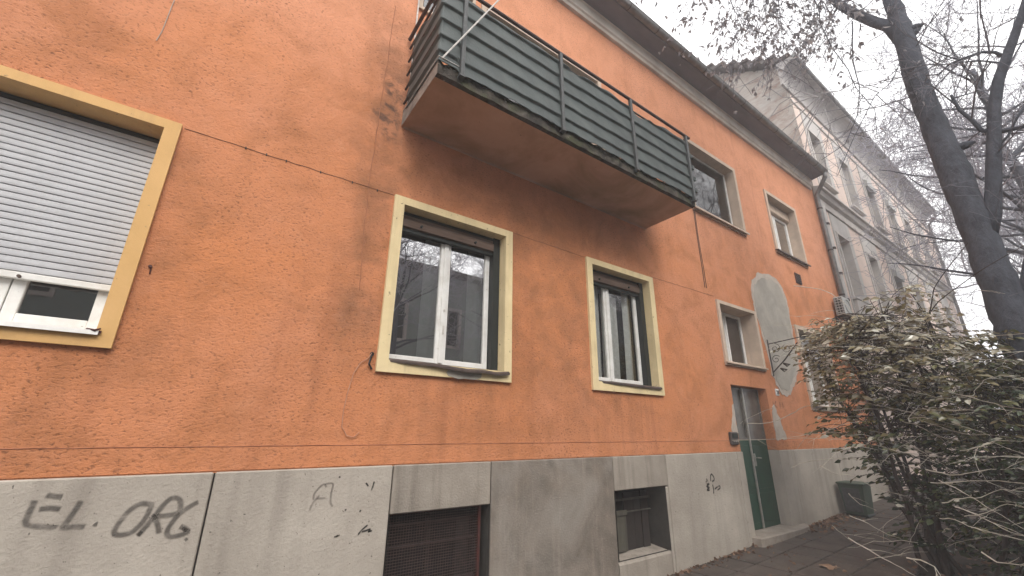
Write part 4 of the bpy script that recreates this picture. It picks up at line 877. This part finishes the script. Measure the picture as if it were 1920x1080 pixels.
# left limb that leaves the picture at the top and hangs its withered leaf clusters over the pavement
l1 = limb([tp(1690, 75), tp(1668, 50), tp(1640, 42), tp(1605, 27), tp(1572, 8), tp(1545, -18), Vector((6.7, -2.2, 8.5)), Vector((6.0, -1.9, 8.9)), Vector((5.2, -1.65, 9.0)), Vector((4.3, -1.5, 8.8)), Vector((3.5, -1.4, 8.3))], .088, .018)
l2 = limb([tp(1850, 455), tp(1862, 400), tp(1863, 330), tp(1864, 255), tp(1864, 200), tp(1872, 150), tp(1888, 105), tp(1903, 65), tp(1918, 20), tp(1935, -40), tp(1950, -120), tp(1950, -120)+Vector((.1, -.15, .9)), tp(1950, -120)+Vector((.3, -.2, 1.9)), tp(1950, -120)+Vector((.4, -.4, 3.0))], .085, .012)
l3 = limb([tp(1864, 248), tp(1840, 244), tp(1822, 225), tp(1800, 207), tp(1788, 188), tp(1783, 178)], .030, .014)
l4 = limb([tp(1865, 248), tp(1895, 243), tp(1925, 236), tp(1960, 225)], .03, .02)
l5 = limb([tp(1882, 106), tp(1865, 98), tp(1840, 98), tp(1810, 108), tp(1780, 120), tp(1758, 142)], .022, .009)
l6 = limb([tp(1874, 118), tp(1840, 114), tp(1800, 117), tp(1750, 124)], .012, .005)
l7 = limb([tp(1870, 275), tp(1890, 255), tp(1905, 225), tp(1930, 180)], .016, .01)
l8 = limb([Vector((7.36, -2.95, 8.0)), Vector((7.9, -2.6, 8.9)), Vector((8.6, -2.2, 9.6)), Vector((9.3, -1.9, 10.0))], .05, .012)
l9 = limb([tp(1912, 600), tp(1912, 570), tp(1922, 500), tp(1940, 400)], .035, .02)
l10 = limb([Vector((7.3, -2.9, 8.4)), Vector((6.9, -2.4, 9.2)), Vector((6.2, -1.7, 9.5)), Vector((5.7, -1.1, 9.2))], .045, .01)
def along(path, n, f, lo=.1):
    for _ in range(n):
        t = rr.uniform(lo, 1.0)*(len(path)-1); i = min(len(path)-2, int(t)); p = path[i].lerp(path[i+1], t-i); f(p, (path[i+1]-path[i]).normalized())
def hang(p, ax): grow(TW, p, Vector((rr.gauss(0, .35), rr.gauss(0, .35), -1)), rr.uniform(.9, 1.9), .011, 0, 2, rr, -.06, dry, .6, (3, 5), .003, .22)
def spray(p, ax): grow(TW, p, (rnd_perp(ax, rr)+ax*.5+Vector((0, 0, -.1))), rr.uniform(.7, 1.5), .011, 0, 2, rr, -.03, (LV, .05, (1, 3), (.04, .07)), .7, (3, 6), .0024, .2)
along(l1[5:], 26, hang); along(l10, 10, hang, .3)
for L_, k in ((l1[:6], 4), (l2, 16), (l3, 5), (l4, 4), (l5, 6), (l6, 4), (l7, 3), (l8, 10), (l9, 5), (tr[7:], 12)): along(L_, k, spray)
# long drooping branch in front of the grey building
l11 = limb([tp(1540, -10, 7.1), tp(1536, 40, 7.1), tp(1560, 90, 7.1), tp(1590, 130, 7.1), tp(1605, 165, 7.1), tp(1640, 205, 7.2), tp(1645, 260, 7.2)], .010, .004, sides=5)
l12 = limb([tp(1598, 40, 7.3), tp(1598, 80, 7.3), tp(1600, 120, 7.3), tp(1612, 165, 7.3), tp(1608, 215, 7.3), tp(1585, 270, 7.3), tp(1540, 300, 7.3)], .011, .004, sides=5)
l13 = limb([tp(1720, 190, 7.2), tp(1690, 115, 7.0), tp(1670, 155, 6.9), tp(1640, 180, 6.9), tp(1600, 260, 6.8), tp(1570, 330, 6.8)], .009, .003, sides=5)
for L_, k in ((l11, 9), (l12, 9), (l13, 9)): along(L_, k, lambda p, ax: grow(TW, p, rnd_perp(ax, rr)+Vector((0, .2, -.1)), rr.uniform(.4, .9), .007, 1, 2, rr, -.04, (LV, .25, (1, 3), (.04, .07)), .7, (3, 5), .0022, .25))
tag(TW[0].build('branches', m_twig, tree), kind='stuff'); tag(TW[1].build('twigs', m_twig, tree), kind='stuff')
tag(LV.build('withered_leaves', m_leafdry, tree, attr='tone'), kind='stuff')

def far_tree(name, loc, lab, h, seed, leafy=False, rmin=.005):
    rr = random.Random(seed); x, y = loc; root = thing(name, (x, y, gz(x)), lab, 'tree', 'bare trees along the street')
    top = Vector((x+rr.uniform(-.5, .5), y+rr.uniform(-.3, .3), h)); P = [Vector((x, y, gz(x)-.1)).lerp(top, i/10)+Vector((rr.gauss(0, .05), rr.gauss(0, .05), 0)) for i in range(11)]
    tk = MB(); tk.tube(P, [.20*(1-.85*i/10)+.01 for i in range(11)], 10); tk.build('trunk', m_bark, root, smooth=True)
    B = [MB(), MB(), MB()]
    for i in range(34):
        t = rr.uniform(.40, .98); k = min(9, int(t*10)); p = P[k].lerp(P[k+1], t*10-k); a = rr.uniform(0, 6.283)
        grow(B, p, Vector((math.cos(a), math.sin(a), rr.uniform(.25, .9))), (h*.33)*(1.15-t*.6), .055*(1.1-t*.6), 0, 3, rr, .02, None, .75, (4, 6), rmin, .2)
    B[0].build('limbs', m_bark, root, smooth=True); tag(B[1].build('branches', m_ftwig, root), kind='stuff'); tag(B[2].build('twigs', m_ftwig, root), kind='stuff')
    return root
ft = far_tree('street_tree', (12.6, -3.5), 'bare hazy tree whose twigs fill the sky right of the dark trunk', 9.5, 5)
def copy_tree(src, loc, rz, sc_, lab):
    r = src.copy(); col.objects.link(r); r.location = (loc[0], loc[1], gz(loc[0])); r.rotation_euler.z = rz; r.scale = (sc_,)*3; r['label'] = lab
    for ch in list(src.children): c = ch.copy(); col.objects.link(c); c.parent = r
    return r
ft2 = far_tree('street_tree', (18.0, -3.4), 'bare tree in the mist beyond the end of the grey building', 11.0, 8, rmin=.007)
copy_tree(ft, (27, -2.9, 0), 2.1, 1.15, 'farthest bare tree in the misty row along the pavement')
copy_tree(ft2, (5.2, -10.6, 0), 1.0, .95, 'bare tree across the street, mirrored in the left pane')
copy_tree(ft, (10.2, -10.4, 0), 4.0, 1.1, 'bare tree across the street, mirrored in the right pane')
copy_tree(ft2, (17.0, -10.6, 0), 5.0, 1.0, 'bare tree across the street farther along, hazy at the right edge')

# ------------------------------------------------------------------ shrubs
def flatleaf(mb, p, d, up, l, wr, tone):
    s = d.cross(up); s = s.normalized() if s.length > 1e-5 else d.orthogonal().normalized(); nrm = s.cross(d); w_ = l*wr*.5; n = len(mb.v); a = Vector(p)
    m1 = a+d*l*.36; m2 = a+d*l*.72-nrm*l*.05; tip = a+d*l-nrm*l*.14
    for q in (a, m1+s*w_+nrm*w_*.3, m1, m1-s*w_+nrm*w_*.3, m2+s*w_*.7+nrm*w_*.15, m2-nrm*l*.01, m2-s*w_*.7+nrm*w_*.15, tip): mb.v.append((q.x, q.y, q.z)); mb.a.append(tone)
    mb.f += [(n, n+2, n+1), (n, n+3, n+2), (n+1, n+2, n+5, n+4), (n+2, n+3, n+6, n+5), (n+4, n+5, n+7), (n+5, n+6, n+7)]
def shrub(name, base, lab, ells, nst, nleaf, seed, whips, wl, lsize=(.05, .095), warm=.5):
    rr = random.Random(seed); root = thing(name, base, lab, 'shrub', 'shrubs in the planting strip'); base = Vector(base)
    tot = sum(e[3]*e[4]*e[5] for e in ells); FL = MB(); TWG = MB(); stems = []; outer = []
    def sample():
        t = rr.random()*tot
        for e in ells:
            t -= e[3]*e[4]*e[5]
            if t <= 0: break
        while True:
            v = Vector((rr.uniform(-1, 1), rr.uniform(-1, 1), rr.uniform(-1, 1)))
            if v.length <= 1 and rr.random() < .25+.75*v.length: return Vector((e[0]+v.x*e[3], e[1]+v.y*e[4], e[2]+v.z*e[5]))
    for k in range(nst):
        e = ells[k % len(ells)]; tip = Vector((e[0]+rr.uniform(-.3, .3)*e[3], e[1]+rr.uniform(-.3, .3)*e[4], e[2]+e[5]*rr.uniform(.2, .85)))
        mid = base.lerp(tip, .45)+Vector((rr.gauss(0, .08), rr.gauss(0, .08), .15)); b_ = base+Vector((rr.gauss(0, .12), rr.gauss(0, .12), -.03)); P = []
        for i in range(13): t = i/12; P.append(b_*(1-t)**2+mid*2*t*(1-t)+tip*t*t+Vector((rr.gauss(0, .012), rr.gauss(0, .012), 0)))
        MB().tube(P, [.024*(1-.75*i/12)+.002 for i in range(13)], 7).build('stem', m_stem, root, smooth=True); stems.append(P)
    allp = [p for P in stems for p in P[4:]]
    for k in range(nleaf):
        c = sample(); near = min(rr.sample(allp, min(14, len(allp))), key=lambda q: (q-c).length)
        out_ = Vector((c.x-base.x, c.y-base.y, 0)); out_ = out_.normalized() if out_.length > .05 else Vector((1, 0, 0))
        dirn = (out_+Vector((rr.gauss(0, .55), rr.gauss(0, .55), rr.uniform(-.12, .22)))).normalized(); ln = rr.uniform(.22, .48)
        a_ = c-dirn*ln*.5; e_ = c+dirn*ln*.5+Vector((0, 0, -.16*ln))
        ctrl = near.lerp(a_, .6)+Vector((0, 0, .10)); tw = [near*(1-t)**2+ctrl*2*t*(1-t)+a_*t*t for t in (0, .3, .6, 1)]
        tw += [a_.lerp(e_, t)+Vector((0, 0, .05*ln*math.sin(t*3.14))) for t in (.33, .66, 1)]
        outer.append(tw[4]); TWG.tube(tw, [.0055, .0045, .0036, .003, .0025, .002, .0014], 4, False)
        side = dirn.cross(Vector((0, 0, 1))).normalized(); up_ = side.cross(dirn)
        hgt = min(1, max(0, (c.z-1.1)/1.7)); base_t = warm*hgt+rr.gauss(0, .10); sz = rr.uniform(.8, 1.2); nl = int(ln/.034)
        for j in range(nl):
            if rr.random() < .12: continue
            p = a_.lerp(e_, (j+.5)/nl)+Vector((0, 0, .05*ln*math.sin((j+.5)/nl*3.14))); sg = 1 if j % 2 else -1
            d = (dirn*rr.uniform(.35, .8)+side*sg*rr.uniform(.6, 1.0)+Vector((0, 0, rr.uniform(-.5, .05)))).normalized()
            tone = .97+rr.uniform(0, .03) if rr.random() < .05+.12*hgt else min(.86, max(0, base_t+rr.gauss(.10, .13)))  # palest leaves, commoner higher up, are sky glints put into leaf colour
            flatleaf(FL, p, d, up_+Vector((rr.gauss(-.35, .6), rr.gauss(-.1, .6), rr.gauss(0, .3))), rr.uniform(*lsize)*sz, rr.uniform(.40, .55), tone)
    tag(TWG.build('twigs', m_stem, root), kind='stuff'); tag(FL.build('foliage', m_leaf, root, attr='tone'), kind='stuff')
    def whip(P, r, forks):
        n = len(P); P = [p+Vector((rr.gauss(0, .005), rr.gauss(0, .005), rr.gauss(0, .005))) if 0 < i < n-1 else p for i, p in enumerate(P)]
        mb = MB(); mb.tube(P, [max(.0012, r*(1.05-.75*i/(n-1))*(1.25 if i % 4 == 2 else 1)) for i in range(n)], 5, False)
        for _ in range(forks):
            i = rr.randint(1, n-2); ax = (P[i+1]-P[i]).normalized(); d = (ax+rnd_perp(ax, rr)*rr.uniform(.4, .9)).normalized(); Q = [P[i]]; fl = rr.uniform(.10, .34)
            for k in range(5): d = (d+rnd_perp(d, rr)*.12+Vector((0, 0, -.03))).normalized(); Q.append(Q[-1]+d*fl/5)
            mb.tube(Q, [max(.001, r*.55*(1-.15*k)) for k in range(6)], 4, False)
        mb.build('whip', m_whip, root, smooth=True)
    for (P, r) in whips: whip(P, r*.82, rr.randint(1, 3))
    for k in range(wl):
        s_ = rr.choice(outer); a = rr.uniform(0, 6.283); d = Vector((math.cos(a)*.6-.35, math.sin(a), rr.uniform(-.2, .35))).normalized(); P = [s_.copy()]; ln = rr.uniform(.35, 1.0)
        for i in range(9): d = (d+Vector((rr.gauss(0, .09), rr.gauss(0, .09), rr.gauss(-.04, .06)))).normalized(); P.append(P[-1]+d*ln/9)
        whip(P, .0034, rr.randint(0, 2))
    return root
def wp(lst, X, X2=None, r=.0055):
    n = len(lst); X2 = X if X2 is None else X2; Q = [at(x, y, X=X+(X2-X)*i/(n-1)) for i, (x, y) in enumerate(lst)]; o = []
    for i in range(n-1):
        for t in range(3):
            p0, p1, p2, p3 = Q[max(i-1, 0)], Q[i], Q[i+1], Q[min(i+2, n-1)]; u = t/3
            o.append(0.5*((2*p1)+(p2-p0)*u+(2*p0-5*p1+4*p2-p3)*u*u+(3*p1-p0-3*p2+p3)*u**3))
    return (o+[Q[-1]], r)
WH = [wp([(1401, 794), (1441, 793), (1484, 777), (1511, 762), (1602, 755), (1667, 766), (1720, 790)], 6.6, 7.0), wp([(1285, 828), (1420, 824), (1538, 821), (1656, 829), (1740, 850)], 6.1, 6.9, .004),
      wp([(1484, 877), (1511, 866), (1560, 861), (1640, 862), (1700, 866), (1760, 864)], 6.6, 7.0), wp([(1536, 873), (1560, 885), (1600, 893), (1640, 915), (1690, 929), (1702, 930)], 6.5, 6.8),
      wp([(1591, 925), (1612, 945), (1643, 957)], 6.4, 6.6), wp([(1593, 967), (1630, 982), (1655, 998), (1690, 1010)], 6.3, 6.6), wp([(1590, 1008), (1650, 1044), (1690, 1065), (1730, 1090)], 6.0, 6.2, .007),
      wp([(1488, 536), (1525, 540), (1560, 552), (1590, 575), (1625, 615), (1655, 645), (1690, 668), (1705, 675)], 6.9, 7.0, .006), wp([(1700, 672), (1725, 676), (1760, 700), (1782, 728)], 6.9, 6.9, .007),
      wp([(1728, 762), (1745, 752), (1780, 746), (1820, 744), (1826, 735), (1840, 718), (1858, 707), (1885, 705), (1925, 714)], 6.5, 6.4, .0065), wp([(1730, 765), (1745, 769), (1790, 770), (1850, 767), (1930, 773)], 6.5, 6.3, .0065),
      wp([(1790, 738), (1830, 747), (1880, 760), (1930, 768)], 6.5, 6.2), wp([(1800, 845), (1845, 836), (1870, 827), (1930, 826)], 6.4, 6.2), wp([(1692, 790), (1725, 800), (1750, 815), (1800, 828)], 6.6, 6.5, .006),
      wp([(1720, 785), (1760, 800), (1800, 812), (1840, 816)], 6.5, 6.4), wp([(1766, 943), (1805, 934), (1840, 932), (1880, 918), (1930, 925)], 6.3, 6.2, .006), wp([(1790, 950), (1830, 965), (1880, 990), (1930, 1008)], 6.1, 6.0, .006),
      wp([(1762, 972), (1790, 975), (1830, 992), (1880, 1003), (1930, 1015)], 6.2, 6.0, .006), wp([(1808, 968), (1850, 962), (1890, 945), (1930, 955)], 6.2, 6.0), wp([(1735, 880), (1780, 890), (1800, 890), (1860, 880), (1930, 878)], 6.4, 6.2, .007),
      wp([(1745, 905), (1800, 905), (1870, 899), (1930, 910)], 6.3, 6.2), wp([(1560, 985), (1580, 1000), (1640, 1010)], 6.2, 6.3, .003), wp([(1700, 1046), (1740, 1055), (1760, 1082)], 5.9, 5.8, .009), wp([(1840, 1035), (1870, 1052), (1930, 1062)], 5.9, 5.8, .008),
      wp([(1575, 690), (1620, 695), (1680, 690), (1710, 676)], 6.8, 6.9, .004), wp([(1560, 715), (1620, 712), (1660, 735), (1700, 752)], 6.7, 6.9), wp([(1600, 640), (1630, 650), (1660, 668), (1700, 676)], 6.8, 6.9, .004),
      wp([(1715, 676), (1760, 678), (1800, 668), (1850, 655), (1905, 656)], 6.8, 6.6, .0045), wp([(1600, 770), (1640, 765), (1680, 775), (1720, 790)], 6.6, 6.9, .004), wp([(1625, 1050), (1690, 1040), (1740, 1035)], 6.2, 6.4, .003),
      wp([(1760, 900), (1810, 925), (1850, 950), (1930, 998)], 6.1, 5.9, .005), wp([(1450, 765), (1400, 785), (1385, 800)], 7.0, 6.9, .003)]
sh1 = shrub('shrub', (7.0, -1.78, gz(7.0)), 'leafy shrub with pale whippy stems beside the pavement', [(7.0, -1.55, 2.55, .65, .62, .62), (7.1, -2.25, 2.2, .75, .62, .95), (7.0, -1.0, 2.72, .34, .34, .2), (7.0, -1.35, 2.95, .4, .4, .2), (7.05, -1.65, 1.55, .5, .5, .6), (7.0, -1.2, 1.95, .4, .35, .4), (7.0, -1.75, .85, .35, .38, .45), (7.0, -1.95, 3.08, .45, .48, .33), (6.9, -1.35, 3.12, .3, .3, .14), (7.0, -.82, 2.86, .22, .2, .12), (7.0, -2.1, 3.36, .3, .42, .14)], 9, 700, 3, WH[:15]+WH[24:29], 110, lsize=(.06, .115), warm=.72)
sh2 = shrub('shrub', (6.75, -2.62, gz(6.75)), 'darker dense shrub at the right edge below the trunk', [(6.8, -2.65, 1.55, .55, .5, 1.0), (6.9, -2.35, .95, .6, .55, .6), (7.2, -2.8, 2.2, .6, .5, .6)], 6, 420, 8, WH[15:24]+WH[29:], 46, warm=.35)
sh3 = shrub('shrub', (9.2, -2.2, gz(9.2)), 'shrub farther along the strip, behind the whippy one', [(9.2, -2.2, 1.7, .9, .75, 1.2), (8.6, -2.6, 1.3, .7, .6, 1.0), (10.2, -2.4, 1.6, .8, .7, 1.2)], 6, 420, 9, [], 20, warm=.35)
TW3 = MB(); TW3.tube(wp([(1708, 660), (1728, 625), (1742, 590), (1748, 560), (1752, 540), (1768, 515), (1795, 480), (1815, 455)], 7.0, 6.9)[0], [.009-.00028*i for i in range(22)], 6); TW3.build('stem', m_stem, sh1)
TW3 = MB(); TW3.tube(wp([(1742, 590), (1760, 565), (1800, 535), (1850, 500), (1925, 458)], 7.0, 6.7)[0], [.006-.0002*i for i in range(13)], 6); TW3.build('stem', m_stem, sh1)
TW3 = MB(); TW3.tube([at(1775, 1072, X=6.95), at(1760, 1000, X=6.95), at(1752, 930, X=6.95), at(1738, 860, X=6.97), at(1728, 780, X=7), at(1735, 720, X=7), at(1712, 650, X=7)], [.032, .03, .028, .026, .02, .016, .01], 8); TW3.build('stem', m_stem, sh1, smooth=True)

# ------------------------------------------------------------------ fallen leaves
FLV = MB(); rr = random.Random(31)
def lay(x, y, l):
    a = rr.uniform(0, 6.283); d = Vector((math.cos(a), math.sin(a), rr.uniform(-.05, .25))); leaf(FLV, (x, y, gz(x)+.034), d, l, rr.uniform(.45, .7), rr.random(), rr)
for _ in range(420): lay(rr.uniform(2.5, 9.5), -.03-abs(rr.gauss(0, .07)), rr.uniform(.03, .07))
for _ in range(150): lay(rr.uniform(7.6, 9.4), -rr.uniform(.05, .35), rr.uniform(.03, .07))
for _ in range(160): lay(rr.uniform(3, 12), -rr.uniform(.1, 1.5), rr.uniform(.025, .06))
for _ in range(500): lay(rr.uniform(5, 10), -rr.uniform(1.5, 3.1), rr.uniform(.03, .08))
tag(FLV.build('fallen_leaves', m_litter, attr='tone'), 'brown fallen leaves scattered along the wall and pavement', 'leaves', kind='stuff')
BL = MB(); c = Vector((6.15, -.98, gz(6.15)+.03)); n = 14
for k in range(n):
    a = 6.283*k/n; r_ = .085*(1+.45*math.cos(a*5)) if k % 2 else .07; BL.v.append((c.x+r_*math.cos(a)*1.3, c.y+r_*math.sin(a), c.z+.012*math.sin(a*3)+.006)); BL.a.append(.9)
BL.v.append((c.x, c.y, c.z+.02)); BL.a.append(.8)
for k in range(n): BL.f.append((k, (k+1) % n, n))
tag(BL.build('large_fallen_leaf', m_litter, attr='tone'), 'large pinkish brown leaf lying alone on the pavement', 'leaf')

# ------------------------------------------------------------------ mist
hz = MB().box(-290, 290, -290, 290, -3.0, 26.0); hz = hz.build('haze', bpy.data.materials.new('mist'))
mm = hz.data.materials[0]; mm.use_nodes = True; t = mm.node_tree; t.nodes.clear(); o = t.nodes.new('ShaderNodeOutputMaterial'); pvn = t.nodes.new('ShaderNodeVolumePrincipled')
pvn.inputs['Density'].default_value = 0.0072; pvn.inputs['Color'].default_value = (0.94, 0.945, 0.97, 1); t.links.new(pvn.outputs[0], o.inputs['Volume'])
tag(hz, kind='stuff')
